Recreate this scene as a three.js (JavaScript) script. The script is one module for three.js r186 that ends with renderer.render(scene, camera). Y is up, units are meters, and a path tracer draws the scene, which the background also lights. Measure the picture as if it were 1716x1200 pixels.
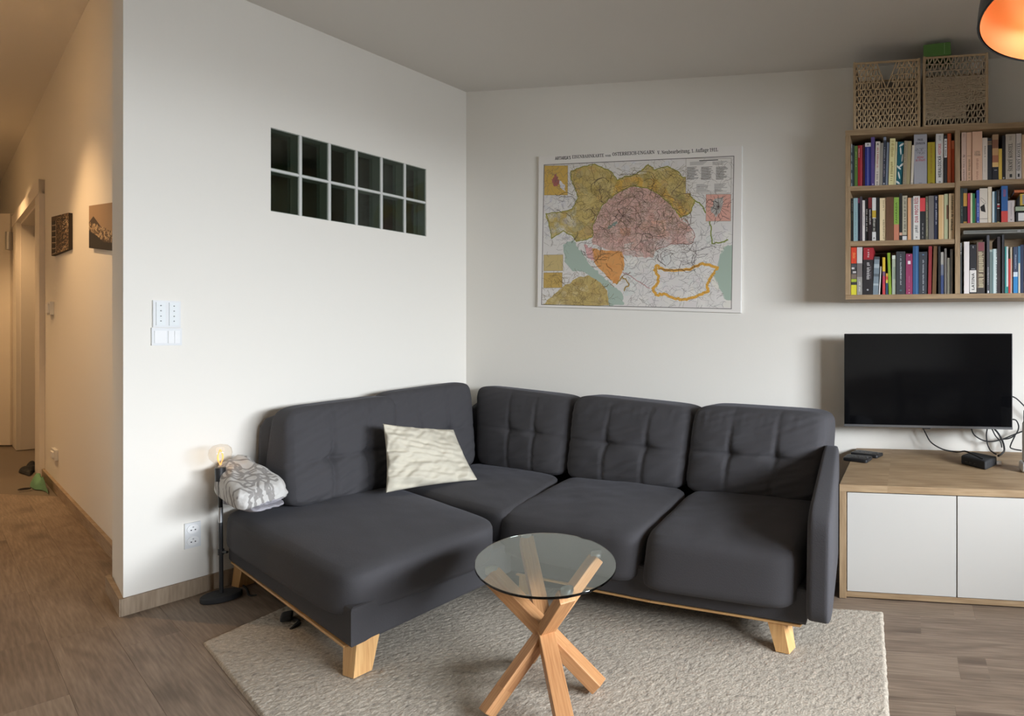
import * as THREE from 'three';
import { mergeGeometries, toCreasedNormals, mergeVertices } from 'three/addons/utils/BufferGeometryUtils.js';
import { RoundedBoxGeometry } from 'three/addons/geometries/RoundedBoxGeometry.js';
import { ImprovedNoise } from 'three/addons/math/ImprovedNoise.js';
import { RectAreaLightUniformsLib } from 'three/addons/lights/RectAreaLightUniformsLib.js';

// ---------------------------------------------------------------- camera, sky, daylight, exposure
const V = (x, y, z) => new THREE.Vector3(x, y, z);
const scene = new THREE.Scene();
const FOC = 1000, CX = 1380, CY = 570, PSI = 0.139, EYE = 1.19;
const camera = new THREE.PerspectiveCamera(2 * Math.atan(600 / FOC) * 180 / Math.PI, 1716 / 1200, 0.05, 60);
camera.position.set(0, EYE, 0);
camera.rotation.y = PSI;
camera.setViewOffset(1716, 1200, 858 - CX, 600 - CY, 1716, 1200);
const renderer = new THREE.WebGLRenderer({ antialias: true });
renderer.toneMapping = THREE.LinearToneMapping;
renderer.toneMappingExposure = 0.97;
renderer.shadowMap.enabled = true;
RectAreaLightUniformsLib.init();
scene.background = new THREE.Color(0.5, 0.55, 0.62);
// overcast sky seen through the balcony window in the wall beyond the right edge of the frame
const skyLight = new THREE.RectAreaLight(new THREE.Color(0.90, 0.975, 1.07), 92, 4.0, 1.5);
skyLight.position.set(4.3, 1.95, -0.75);
skyLight.lookAt(-1.2, 1.2, -2.9);
scene.add(skyLight);

// ---------------------------------------------------------------- measuring helpers
const H = 2.88, D = 3.69, XC = -2.975, PHI = 0.241;
const sP = Math.sin(PSI), cP = Math.cos(PSI);
const ray = (x, y) => { const u = (x - CX) / FOC, v = (CY - y) / FOC; return V(-sP + u * cP, v, -(cP + u * sP)); };
const onH = (x, y, h) => { const d = ray(x, y), t = (h - EYE) / d.y; return V(d.x * t, h, d.z * t); };
const onZ = (x, y, z) => { const d = ray(x, y), t = z / d.z; return V(d.x * t, EYE + d.y * t, z); };
const nL = V(Math.cos(PHI), 0, Math.sin(PHI)), dL = V(-Math.sin(PHI), 0, Math.cos(PHI)), P0 = V(XC, 0, -D);
// frame of the left wall: s metres along it from the corner, o metres off it, h metres up
const W = (s, o, h) => V(P0.x + dL.x * s + nL.x * o, h, P0.z + dL.z * s + nL.z * o);
const HN0 = V(-4.354, 0, -2.729), hd = V(-0.902, 0, -0.432), hn = V(-0.432, 0, 0.902);
const HW = (a, h, o = 0) => V(HN0.x + hd.x * a + hn.x * o, h, HN0.z + hd.z * a + hn.z * o);

// ---------------------------------------------------------------- random and noise
let seed = 7;
const rnd = () => { seed = (seed * 1664525 + 1013904223) % 4294967296; return seed / 4294967296; };
const rr = (a, b) => a + (b - a) * rnd();
const PN = new ImprovedNoise();
const noise = (x, y, z = 0) => PN.noise(x, y, z);
const fbm = (x, y, z = 0, o = 4) => { let s = 0, a = 0.5, f = 1; for (let i = 0; i < o; i++) { s += a * noise(x * f, y * f, z + i * 7.3); a *= 0.5; f *= 2.03; } return s; };
const clamp = (x, a = 0, b = 1) => Math.min(b, Math.max(a, x));
const smooth = (a, b, x) => { const t = clamp((x - a) / (b - a)); return t * t * (3 - 2 * t); };
const lerp = (a, b, t) => a + (b - a) * t;

// ---------------------------------------------------------------- object helpers
const used = {};
const numbered = n => { if (!(n in used)) { used[n] = 0; return n; } used[n]++; return n + '_' + String(used[n]).padStart(3, '0'); };
function thing(name, label, category, base, group) {
  const o = new THREE.Group(); o.name = numbered(name); o.position.copy(base); o.userData = { label, category };
  if (group) o.userData.group = group;
  scene.add(o); return o;
}
const rootBase = p => { let q = p; while (q.parent && q.parent !== scene) q = q.parent; return q.position; };
function shadowed(m) { m.castShadow = true; m.receiveShadow = true; return m; }
function part(name, geo, mat, parent, label) {     // geo in world coordinates
  const b = rootBase(parent); const g = Array.isArray(geo) ? merge(geo) : geo;
  g.translate(-b.x, -b.y, -b.z);
  const m = shadowed(new THREE.Mesh(g, mat)); m.name = name; parent.add(m);
  if (label) m.userData.label = label;
  return m;
}
function struct(name, geo, mat, label, parent) {
  const g = Array.isArray(geo) ? merge(geo) : geo;
  const m = shadowed(new THREE.Mesh(g, mat)); m.name = name;
  if (!parent) { m.userData = { kind: 'structure', label, category: label.split(' ').includes('floor') ? 'floor' : 'structure' }; scene.add(m); } else parent.add(m);
  return m;
}
function single(name, label, category, geo, mat, group) {
  const g = Array.isArray(geo) ? merge(geo) : geo;
  g.computeBoundingBox(); const b = g.boundingBox, c = V((b.min.x + b.max.x) / 2, b.min.y, (b.min.z + b.max.z) / 2);
  g.translate(-c.x, -c.y, -c.z);
  const m = shadowed(new THREE.Mesh(g, mat)); m.name = numbered(name); m.position.copy(c); m.userData = { label, category };
  if (group) m.userData.group = group;
  scene.add(m); return m;
}
function merge(list) {
  const l = list.map(g => { const q = g.index ? g.toNonIndexed() : g; for (const k of Object.keys(q.attributes)) if (!['position', 'normal', 'uv'].includes(k)) q.deleteAttribute(k); return q; });
  return mergeGeometries(l);
}
// box projected uv in metres; along = axis whose length runs along u
function cubeUV(geo, along = 'x', off = [0, 0]) {
  const g = geo.index ? geo.toNonIndexed() : geo; const p = g.attributes.position, n = g.attributes.normal, uv = new Float32Array(p.count * 2);
  for (let i = 0; i < p.count; i++) {
    const ax = Math.abs(n.getX(i)), ay = Math.abs(n.getY(i)), az = Math.abs(n.getZ(i)), P = { x: p.getX(i), y: p.getY(i), z: p.getZ(i) };
    const k = ax > ay && ax > az ? 'x' : ay > az ? 'y' : 'z';
    let rest = ['x', 'y', 'z'].filter(q => q !== k);
    let u, v; if (rest.includes(along)) { u = P[along]; v = P[rest.find(q => q !== along)]; } else { u = P[rest[0]]; v = P[rest[1]]; }
    uv[2 * i] = u + off[0]; uv[2 * i + 1] = v + off[1];
  }
  g.setAttribute('uv', new THREE.BufferAttribute(uv, 2)); return g;
}
const boxAt = (x0, x1, y0, y1, z0, z1, r = 0.002, along = 'x') => {
  const w = x1 - x0, h = y1 - y0, d = z1 - z0; r = Math.min(r, w / 2.1, h / 2.1, d / 2.1);
  const g = r > 0 ? new RoundedBoxGeometry(w, h, d, 1, r) : new THREE.BoxGeometry(w, h, d);
  const q = cubeUV(g, along, [rnd() * 3, rnd() * 3]); q.translate((x0 + x1) / 2, (y0 + y1) / 2, (z0 + z1) / 2); return q;
};
// a box between two points a and b with cross section w (sideways) and t (the other way)
function bar(a, b, w, t, side, r = 0.003) {
  const dir = b.clone().sub(a), L = dir.length(); dir.normalize();
  const sd = (side || V(0, 0, 1)).clone(); sd.addScaledVector(dir, -sd.dot(dir)).normalize();
  const up = V(0, 0, 0).crossVectors(sd, dir);
  const g = cubeUV(new RoundedBoxGeometry(L, w, t, 1, Math.min(r, w / 2.2, t / 2.2)), 'x', [rnd() * 3, rnd() * 3]);
  const m = new THREE.Matrix4().makeBasis(dir, sd, V(0, 0, 0).crossVectors(dir, sd)); m.setPosition(a.clone().add(b).multiplyScalar(0.5));
  return g.applyMatrix4(m);
}
const tube = (pts, r, seg = 40, rad = 8) => new THREE.TubeGeometry(new THREE.CatmullRomCurve3(pts), seg, r, rad, false);
const lathe = (prof, at, seg = 32) => new THREE.LatheGeometry(prof.map(([r, y]) => new THREE.Vector2(r, y)), seg).translate(at.x, at.y, at.z);
// prism from a plan polygon (array of [x,z]) between heights y0 and y1
function prism(poly, y0, y1, bevel = 0, mapUV = null) {
  const sh = new THREE.Shape(poly.map(([x, z]) => new THREE.Vector2(x, -z)));
  const g = new THREE.ExtrudeGeometry(sh, { depth: y1 - y0 - 2 * bevel, bevelEnabled: bevel > 0, bevelThickness: bevel, bevelSize: bevel, bevelOffset: -bevel, bevelSegments: 2, steps: 1 });
  g.rotateX(-Math.PI / 2).translate(0, y0 + bevel, 0); return cubeUV(g, 'x');
}
// six-sided block from 8 corners with flat faces: bottom a,b,c,d then top a,b,c,d (counter-clockwise from above)
function hexa(c) {
  const P = [], f = (a, b, d, e) => { for (const k of [a, b, d, a, d, e]) P.push(c[k].x, c[k].y, c[k].z); };
  f(3, 2, 1, 0); f(4, 5, 6, 7); f(0, 1, 5, 4); f(1, 2, 6, 5); f(2, 3, 7, 6); f(3, 0, 4, 7);
  const g = new THREE.BufferGeometry(); g.setAttribute('position', new THREE.Float32BufferAttribute(P, 3)); g.computeVertexNormals(); return cubeUV(g, 'y');
}
// soft cushion: superellipsoid grid warped into eight corners. c = {fbl,fbr,ftl,ftr,bbl,bbr,btl,btr} world points
function softHex(c, o = {}) {
  const k = o.k || 7, n = o.n || [40, 28, 14], dent = o.dent || null;
  const g0 = new THREE.BoxGeometry(2, 2, 2, n[0], n[1], n[2]); const p = g0.attributes.position;
  const pos = new Float32Array(p.count * 3), uv = new Float32Array(p.count * 2);
  for (let i = 0; i < p.count; i++) {
    let x = p.getX(i), y = p.getY(i), z = p.getZ(i);
    const kx = o.kx || k, ky = o.ky || k, kz = o.kz || k, km = Math.max(Math.abs(x) ** kx + Math.abs(y) ** ky + Math.abs(z) ** kz, 1e-6);
    const r = km ** (-1 / k); x *= r; y *= r; z *= r;
    if (dent) { const q = dent(x, y, z); x = q[0]; y = q[1]; z = q[2]; }
    const a = (x + 1) / 2, b = (y + 1) / 2, d = (z + 1) / 2, q = V(0, 0, 0);
    const add = (pt, w) => q.addScaledVector(pt, w);
    add(c.fbl, (1 - a) * (1 - b) * d); add(c.fbr, a * (1 - b) * d); add(c.ftl, (1 - a) * b * d); add(c.ftr, a * b * d);
    add(c.bbl, (1 - a) * (1 - b) * (1 - d)); add(c.bbr, a * (1 - b) * (1 - d)); add(c.btl, (1 - a) * b * (1 - d)); add(c.btr, a * b * (1 - d));
    pos[3 * i] = q.x; pos[3 * i + 1] = q.y; pos[3 * i + 2] = q.z;
    const w = c.fbl.distanceTo(c.fbr), hh = c.fbl.distanceTo(c.ftl), dd = c.fbl.distanceTo(c.bbl);
    uv[2 * i] = a * w + d * dd * 0.7; uv[2 * i + 1] = b * hh + d * dd * 0.7;
  }
  const g = new THREE.BufferGeometry(); g.setAttribute('position', new THREE.BufferAttribute(pos, 3)); g.setIndex(g0.index);
  const gm = mergeVertices(g, 1e-5); gm.computeVertexNormals();
  // uv by position
  const pp = gm.attributes.position, u2 = new Float32Array(pp.count * 2);
  for (let i = 0; i < pp.count; i++) { u2[2 * i] = pp.getX(i) + 0.6 * pp.getZ(i); u2[2 * i + 1] = pp.getY(i) + 0.8 * pp.getZ(i); }
  gm.setAttribute('uv', new THREE.BufferAttribute(u2, 2));
  return gm;
}

// ---------------------------------------------------------------- textures
function dataTex(w, h, fn, srgb = true) {
  const a = new Uint8Array(w * h * 4);
  for (let j = 0; j < h; j++) for (let i = 0; i < w; i++) { const c = fn(i / w, j / h, i, j), k = 4 * (j * w + i); a[k] = clamp(c[0], 0, 255); a[k + 1] = clamp(c[1], 0, 255); a[k + 2] = clamp(c[2], 0, 255); a[k + 3] = 255; }
  const t = new THREE.DataTexture(a, w, h, THREE.RGBAFormat); t.wrapS = t.wrapT = THREE.RepeatWrapping; t.magFilter = THREE.LinearFilter; t.minFilter = THREE.LinearMipmapLinearFilter; t.generateMipmaps = true;
  if (srgb) t.colorSpace = THREE.SRGBColorSpace; t.needsUpdate = true; return t;
}
function canvasTex(w, h, draw) {
  const c = document.createElement('canvas'); c.width = w; c.height = h; const g = c.getContext('2d'); draw(g, w, h);
  const t = new THREE.CanvasTexture(c); t.colorSpace = THREE.SRGBColorSpace; t.magFilter = THREE.LinearFilter; return t;
}
const rep = (t, x, y = x) => { const q = t.clone(); q.repeat.set(x, y); q.needsUpdate = true; return q; };
const tile = (u, v, s, z, o = 4) => { // tileable fbm on a torus-like blend
  const a = fbm(u * s, v * s, z, o), b = fbm((u - 1) * s, v * s, z, o), c = fbm(u * s, (v - 1) * s, z, o), d = fbm((u - 1) * s, (v - 1) * s, z, o);
  return lerp(lerp(a, b, u), lerp(c, d, u), v);
};
const std = (color, roughness = 0.7, more = {}) => new THREE.MeshStandardMaterial({ color, roughness, ...more });
const lin = (r, g, b) => new THREE.Color().setRGB(r, g, b);

function woodTex(w, h, base, dark, sx, sy, knots, z) {
  const kn = []; for (let i = 0; i < knots; i++) kn.push([rnd(), rnd(), rr(0.5, 1)]);
  return dataTex(w, h, (u, v) => {
    let dv = 0, kd = 0;
    for (const [ku, kv, ks] of kn) { const du = (u - ku) * sx * 0.9, d2 = (v - kv) * sy; const r = Math.sqrt(du * du * 0.35 + d2 * d2); dv += 0.35 * ks * Math.exp(-r * r * 4) * Math.sign(d2 || 1); kd += ks * Math.exp(-r * r * 60); }
    const g1 = tile(u, v, 1, z, 2), grain = noise(u * sx * 1.3 + 3, (v * sy + dv) * 9 + g1 * 5, z), fine = noise(u * sx * 2.2, v * sy * 46, z + 4) + 0.6 * noise(u * sx * 6, v * sy * 100, z + 6), mid = noise(u * sx * 0.8, (v * sy + dv) * 3, z + 9);
    const t = clamp(0.42 + 0.3 * grain + 0.42 * fine + 0.18 * mid + 0.8 * kd);
    return [0, 1, 2].map(i => lerp(base[i], dark[i], t));
  });
}
const fabricBump = dataTex(256, 256, (u, v) => { const q = 128 + 70 * noise(u * 90, v * 90, 1) + 45 * noise(u * 30, v * 30, 5); return [q, q, q]; }, false);
const plasterBump = dataTex(512, 512, (u, v) => { const q = 128 + 90 * tile(u, v, 40, 2, 3); return [q, q, q]; }, false);

// ---------------------------------------------------------------- materials
const M = {};
M.wall = std(lin(0.80, 0.76, 0.685), 0.92, { bumpMap: rep(plasterBump, 1.5), bumpScale: 0.0006 });
M.ceiling = std(lin(0.76, 0.72, 0.66), 0.95);
M.hallWall = M.wall;
const floorTex = [0, 1, 2, 3].map(i => woodTex(1024, 256, [[146, 127, 108], [143, 124, 105], [148, 129, 110], [140, 121, 103]][i], [[98, 81, 67], [96, 80, 66], [100, 84, 69], [94, 78, 64]][i], 3, 1, 2 + (i % 2), 11 + i * 3));
M.planks = floorTex.map(t => std(0xffffff, 0.55, { map: rep(t, 1 / 1.3, 1 / 0.4) }));
M.floorBase = std(lin(0.16, 0.125, 0.095), 0.7);
const oakTex = woodTex(1024, 512, [178, 152, 118], [132, 106, 76], 3, 2, 1, 31);
M.oak = std(0xffffff, 0.6, { map: rep(oakTex, 0.9, 0.9) });
const baseTex = woodTex(1024, 256, [172, 152, 128], [128, 108, 86], 4, 1, 1, 77);
M.baseboard = std(0xffffff, 0.6, { map: rep(baseTex, 0.8, 2) });
const beechTex = woodTex(512, 256, [226, 182, 124], [190, 138, 84], 2, 1, 0, 51);
M.beech = std(0xffffff, 0.45, { map: rep(beechTex, 1.4, 4) });
const tableTex = woodTex(512, 256, [202, 152, 104], [160, 108, 68], 2, 1, 1, 57);
M.tableWood = std(0xffffff, 0.42, { map: rep(tableTex, 1.5, 4) });
M.sofa = new THREE.MeshPhysicalMaterial({ color: lin(0.052, 0.049, 0.052), roughness: 0.95, sheen: 0.3, sheenRoughness: 0.5, sheenColor: lin(0.25, 0.25, 0.30), bumpMap: rep(fabricBump, 6), bumpScale: 0.0012 });
M.white = std(lin(0.80, 0.79, 0.77), 0.45);
M.door = std(lin(0.78, 0.72, 0.64), 0.5);
M.black = std(lin(0.018, 0.018, 0.019), 0.4);
M.blackMatte = std(lin(0.02, 0.02, 0.021), 0.75);
M.metal = std(lin(0.45, 0.45, 0.45), 0.35, { metalness: 0.9 });
M.plastic = std(lin(0.70, 0.70, 0.69), 0.35);
M.glass = new THREE.MeshPhysicalMaterial({ color: 0xffffff, roughness: 0, transmission: 1, thickness: 0, ior: 1.5 });

// ---------------------------------------------------------------- room shell
const TH = 0.12;
const HALLH = 3.35;
// plan points of the shell
const E1 = W(1.6, 0, 0), E2 = V(-3.737, 0, -2.338);
// left wall with the opening for the glass blocks (shape drawn in s, h and extruded away from the room)
const GS0 = 0.275, GS1 = 1.082, GH0 = 1.852, GH1 = 2.282;
{
  const sh = new THREE.Shape([new THREE.Vector2(-0.15, 0), new THREE.Vector2(1.5, 0), new THREE.Vector2(1.5, H + 0.5), new THREE.Vector2(-0.15, H + 0.5)]);
  sh.holes.push(new THREE.Path([new THREE.Vector2(GS0, GH0), new THREE.Vector2(GS0, GH1), new THREE.Vector2(GS1, GH1), new THREE.Vector2(GS1, GH0)]));
  const g = new THREE.ExtrudeGeometry(sh, { depth: TH, bevelEnabled: false });
  const m = new THREE.Matrix4().makeBasis(dL, V(0, 1, 0), nL.clone().negate()); // s, h, -o ; determinant checked below
  g.applyMatrix4(m.setPosition(P0.clone()));
  if (m.determinant() < 0) { const ix = g.index, a = g.attributes; for (const k of Object.keys(a)) { const it = a[k].itemSize, arr = a[k].array; for (let t = 0; t < a.position.count; t += 3) for (let c = 0; c < it; c++) { const q = arr[(t + 1) * it + c]; arr[(t + 1) * it + c] = arr[(t + 2) * it + c]; arr[(t + 2) * it + c] = q; } } g.computeVertexNormals(); }
  struct('wall_left', g, M.wall, 'white wall behind the sofa with a strip of glass blocks let into it');
}
// end of the partition: pillar closing the left wall towards the hall
{
  const back = W(1.45, -TH, 0), k = 0.3;
  const e3 = V(E2.x + 0.06, 0, E2.z - 0.25);
  struct('wall_end', prism([[E1.x, E1.z], [E2.x, E2.z], [e3.x, e3.z], [back.x - 0.05, back.z - 0.05], [W(1.5, 0, 0).x, W(1.5, 0, 0).z]], 0, HALLH + 0.1), M.wall, 'white narrow end of the partition wall beside the hall opening');
}
struct('wall_back', boxAt(-3.3, 2.45, 0, H + 0.5, -D - 0.15, -D, 0), M.wall, 'cream wall carrying the map, the bookshelf and the television');
// right wall with the balcony window (outside the frame, source of the daylight)
const RX = 2.3, WZ0 = -2.1, WZ1 = 0.6, WY0 = 1.0, WY1 = 1.84;
struct('wall_right', [boxAt(RX, RX + 0.2, 0, WY0, -D, 2.4, 0), boxAt(RX, RX + 0.2, WY1, H + 0.4, -D, 2.4, 0), boxAt(RX, RX + 0.2, WY0, WY1, -D, WZ0, 0), boxAt(RX, RX + 0.2, WY0, WY1, WZ1, 2.4, 0)], M.wall, 'white wall with the balcony window, opposite the glass blocks');
{
  const z0 = WZ0, z1 = WZ1, f = [];
  f.push(boxAt(RX + 0.08, RX + 0.15, WY0, WY0 + 0.07, z0, z1), boxAt(RX + 0.08, RX + 0.15, WY1 - 0.07, WY1, z0, z1), boxAt(RX + 0.08, RX + 0.15, WY0, WY1, z0, z0 + 0.07), boxAt(RX + 0.08, RX + 0.15, WY0, WY1, z1 - 0.07, z1), boxAt(RX + 0.08, RX + 0.15, WY0, WY1, (z0 + z1) / 2 - 0.05, (z0 + z1) / 2 + 0.05));
  const w = struct('window_2', f, M.white, 'white framed balcony window in the wall facing the glass blocks');
  struct('pane', boxAt(RX + 0.11, RX + 0.114, WY0 + 0.07, WY1 - 0.07, z0 + 0.07, z1 - 0.07, 0), M.glass, '', w);
}
const Q1 = HW(0.25, 0, 1.35), Q2 = HW(9.3, 0, 1.35), Q3 = HW(9.3, 0, -0.1);
struct('wall_front', boxAt(-4.7, RX + 0.2, 0, H + 0.5, 2.2, 2.4, 0), M.wall, 'white wall of the dining end of the room');
struct('wall_side', prism([[Q1.x, Q1.z], [Q1.x - 0.2, Q1.z], [-4.9, 2.4], [-4.6, 2.4]], 0, HALLH + 0.1), M.wall, 'white wall between the hall opening and the dining end');
const hallSlab = (a0, a1, o0, o1, y0, y1) => prism([HW(a0, 0, o0), HW(a1, 0, o0), HW(a1, 0, o1), HW(a0, 0, o1)].map(p => [p.x, p.z]), y0, y1);
struct('wall_hall_side', hallSlab(0.25, 9.4, 1.35, 1.5, 0, HALLH + 0.1), M.wall, 'wall of the hall facing the pictures');
struct('wall_hall_end', hallSlab(9.3, 9.45, -0.3, 1.5, 0, HALLH + 0.1), M.wall, 'wall closing the far end of the hall');
// hall wall with the doorway
const DA0 = 3.72, DA1 = 5.72, DH = 2.47, HT = 0.085;
struct('wall_hall', [hallSlab(-1.1, DA0, -HT, 0, 0, HALLH + 0.1), hallSlab(DA1, 9.4, -HT, 0, 0, HALLH + 0.1), hallSlab(DA0, DA1, -HT, 0, DH, HALLH + 0.1)], M.hallWall, 'hall wall with two canvas pictures and a doorway');
struct('wall_closet', [hallSlab(DA0 - 1.9, DA0 - 1.8, -1.6, -HT, 0, HALLH + 0.1), hallSlab(DA0 - 1.9, DA1 + 0.6, -1.7, -1.6, 0, HALLH + 0.1), hallSlab(DA1 + 0.5, DA1 + 0.6, -1.6, -HT, 0, HALLH + 0.1)], M.wall, 'walls of the small room beyond the hall doorway');
// windowless bathroom behind the glass blocks
{
  const tl = std(lin(0.42, 0.34, 0.27), 0.5), seg = (a, b, t = 0.1) => { const d = b.clone().sub(a).normalize(), n = V(d.z, 0, -d.x); return prism([[a.x, a.z], [b.x, b.z], [b.x + n.x * t, b.z + n.z * t], [a.x + n.x * t, a.z + n.z * t]], 0, HALLH + 0.1); };
  const A = V(-3.02, 0, -3.8), F = V(-2.9, 0, -5.6), G = HW(1.76, 0, -2.4), K = HW(1.76, 0, -0.09);
  struct('wall_bathroom', [seg(F, A), seg(G, F), seg(K, G)], tl, 'walls of the dim bathroom behind the glass blocks');
  struct('ceiling_bathroom', prism([[-2.7, -3.7], [-2.7, -5.8], [G.x - 0.1, G.z - 0.2], [K.x, K.z], [-3.2, -2.2]], 2.95, 3.02), M.ceiling, 'ceiling of the dim bathroom behind the glass blocks');
}
// floor and ceilings
const floor = struct('floor', boxAt(-14, 3, -0.2, -0.0065, -8.5, 2.6, 0), M.floorBase, 'brown oak laminate floor running from the hall to the cabinet');
const roomPoly = [[XC - 0.05, -D - 0.1], [RX + 0.2, -D - 0.1], [RX + 0.2, 2.4], [-4.75, 2.4], [Q1.x - 0.1, Q1.z], [E1.x - 0.03, E1.z]];
struct('ceiling', prism(roomPoly, H, H + 0.15), M.ceiling, 'plain white ceiling over the living area');
struct('ceiling_hall', prism([HW(-1.5, 0, -1.75), HW(9.5, 0, -1.75), HW(9.5, 0, 1.55), HW(0.1, 0, 1.55), V(-3.1, 0, -1.4), V(-3.05, 0, -2.6)].map(p => [p.x, p.z]), HALLH, HALLH + 0.15), M.ceiling, 'plain ceiling over the hall');
struct('trim_1', bar(V(Q1.x - 0.03, H + 0.23, Q1.z), V(E1.x - 0.05, H + 0.23, E1.z), 0.46 + 0.1, 0.06, V(0, 1, 0)), M.ceiling, 'plain step in the ceiling where the hall begins');

// floor planks: one direction in the hall and up to the rug, another from the rug to the cabinet
function clipHalf(poly, nx, nz, c) { // keep nx*x+nz*z<=c
  const out = [];
  for (let i = 0; i < poly.length; i++) { const a = poly[i], b = poly[(i + 1) % poly.length], da = nx * a[0] + nz * a[1] - c, db = nx * b[0] + nz * b[1] - c; if (da <= 0) out.push(a); if ((da < 0 && db > 0) || (da > 0 && db < 0)) { const t = da / (da - db); out.push([a[0] + t * (b[0] - a[0]), a[1] + t * (b[1] - a[1])]); } }
  return out;
}
function plank(poly, dir, org, mat) {
  if (poly.length < 3) return;
  let area = 0; for (let i = 0; i < poly.length; i++) { const a = poly[i], b = poly[(i + 1) % poly.length]; area += a[0] * b[1] - a[1] * b[0]; }
  if (Math.abs(area) < 0.006) return;
  const sh = new THREE.Shape(poly.map(([x, z]) => new THREE.Vector2(x, -z)));
  const g = new THREE.ExtrudeGeometry(sh, { depth: 0.0062, bevelEnabled: true, bevelThickness: 0.0005, bevelSize: 0.0005, bevelOffset: -0.0006, bevelSegments: 1, steps: 1 });
  g.rotateX(-Math.PI / 2).translate(0, -0.007, 0);
  const p = g.attributes.position, uv = g.attributes.uv, o0 = rnd() * 5, o1 = rnd() * 3;
  for (let i = 0; i < p.count; i++) { const x = p.getX(i) - org[0], z = p.getZ(i) - org[1]; uv.setXY(i, x * dir[0] + z * dir[1] + o0, -x * dir[1] + z * dir[0] + o1); }
  const m = shadowed(new THREE.Mesh(g, mat)); m.name = 'plank'; floor.add(m);
}
{
  const PW = 0.155, PL = 1.5, SEAM = -1.3;
  for (let j = -11; j < 21; j++) {
    const o0 = j * PW, sft = rr(0, PL);
    for (let i = -5; i < 9; i++) {
      const a0 = i * PL + sft - 1, a1 = a0 + PL;
      if (o0 + PW < -0.0 && a0 > -0.3) { if (!(o0 > -0.75 && a1 > DA0 - 0.3 && a0 < DA1 + 0.3)) continue; }
      if (o0 > 1.34 && a0 > 0.6) continue;
      let poly = [HW(a0, 0, o0), HW(a1, 0, o0), HW(a1, 0, o0 + PW), HW(a0, 0, o0 + PW)].map(p => [p.x, p.z]);
      const cx = poly.reduce((s, p) => s + p[0], 0) / 4, cz = poly.reduce((s, p) => s + p[1], 0) / 4;
      if (cz > -0.2 || cx < -12.5) continue;
      poly = clipHalf(poly, 1, 0, SEAM); poly = clipHalf(poly, 0, -1, D); poly = clipHalf(poly, 0, 1, 0);
      plank(poly, [hd.x, hd.z], [HN0.x, HN0.z], M.planks[Math.floor(rnd() * 4)]);
    }
  }
  for (let j = 0; j < 23; j++) { const z0 = -D + j * PW, sft = rr(0, PL); for (let i = -1; i < 4; i++) { let x0 = SEAM + i * PL + sft, x1 = x0 + PL; let poly = [[x0, z0], [x0, z0 + PW], [x1, z0 + PW], [x1, z0]]; poly = clipHalf(poly, -1, 0, -SEAM); poly = clipHalf(poly, 1, 0, RX); plank(poly, [1, 0], [0, 0], M.planks[Math.floor(rnd() * 4)]); } }
}
// baseboards
{
  const bh = 0.075, bt = 0.016;
  const a = W(0.02, 0.001, 0), b = W(1.6, 0.001, 0), e = dL.clone();
  const line = (p, q, inn) => { const g = prism([[p.x, p.z], [q.x, q.z], [q.x + inn.x * bt, q.z + inn.z * bt], [p.x + inn.x * bt, p.z + inn.z * bt]], 0, bh); return cubeUV(g, 'x'); };
  struct('baseboard_left', line(a, b.clone().addScaledVector(e, 0.012), nL), M.baseboard, 'light oak skirting along the white wall behind the lamp');
  const endN = V(-(E2.z - E1.z), 0, E2.x - E1.x).normalize(); if (endN.z < 0) endN.negate();
  struct('baseboard_end', line(E1.clone().addScaledVector(nL, 0.015), E2.clone().add(V(-0.01, 0, 0)), endN), M.baseboard, 'oak skirting across the narrow end of the partition');
  struct('baseboard_hall', line(HW(-0.9, 0, 0.001), HW(DA0 - 0.32, 0, 0.001), hn), M.baseboard, 'oak skirting along the hall wall under the pictures');
  struct('baseboard_back', boxAt(-0.9, RX, 0, bh, -D + 0.001, -D + bt, 0), M.baseboard, 'oak skirting along the wall behind the cabinet');
}
// glass block window
{
  const w = new THREE.Group(); w.name = 'window_1'; w.userData = { kind: 'structure', label: 'strip of twelve dark glass blocks in two rows set in the white wall', category: 'window' }; w.position.copy(W((GS0 + GS1) / 2, 0, GH0)); scene.add(w);
  const NC = 6, NR = 2, J = 0.011, bw = (GS1 - GS0 - J * (NC - 1)) / NC, bh = (GH1 - GH0 - J * (NR - 1)) / NR;
  const mortar = std(lin(0.62, 0.61, 0.58), 0.9);
  const rim = std(lin(0.26, 0.285, 0.24), 0.35), face = new THREE.MeshPhysicalMaterial({ color: lin(0.80, 0.86, 0.82), roughness: 0.03, transmission: 1, thickness: 0, ior: 1.5 });
  const sbox = (s0, s1, h0, h1, o0, o1) => hexa([W(s0, o0, h0), W(s0, o1, h0), W(s1, o1, h0), W(s1, o0, h0), W(s0, o0, h1), W(s0, o1, h1), W(s1, o1, h1), W(s1, o0, h1)]);
  for (let c = 1; c < NC; c++) { const s = GS0 + c * (bw + J) - J; part('joint', sbox(s, s + J, GH0, GH1, -TH + 0.01, -0.003), mortar, w); }
  part('joint', sbox(GS0, GS1, GH0 + bh, GH0 + bh + J, -TH + 0.012, -0.0035), mortar, w);
  for (let r = 0; r < NR; r++) for (let c = 0; c < NC; c++) {
    const s0 = GS0 + c * (bw + J), h0 = GH0 + r * (bh + J), s1 = s0 + bw, h1 = h0 + bh, q = 0.004;
    const b = part('glass_block', [sbox(s0, s0 + q, h0, h1, -0.08, -0.006), sbox(s1 - q, s1, h0, h1, -0.08, -0.006), sbox(s0, s1, h0, h0 + q, -0.08, -0.006), sbox(s0, s1, h1 - q, h1, -0.08, -0.006)], rim, w);
    part('rear_pane', sbox(s0 + q, s1 - q, h0 + q, h1 - q, -0.079, -0.076), face, b);
    part('front_pane', sbox(s0 + q, s1 - q, h0 + q, h1 - q, -0.013, -0.010), face, b);
  }
}
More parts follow.
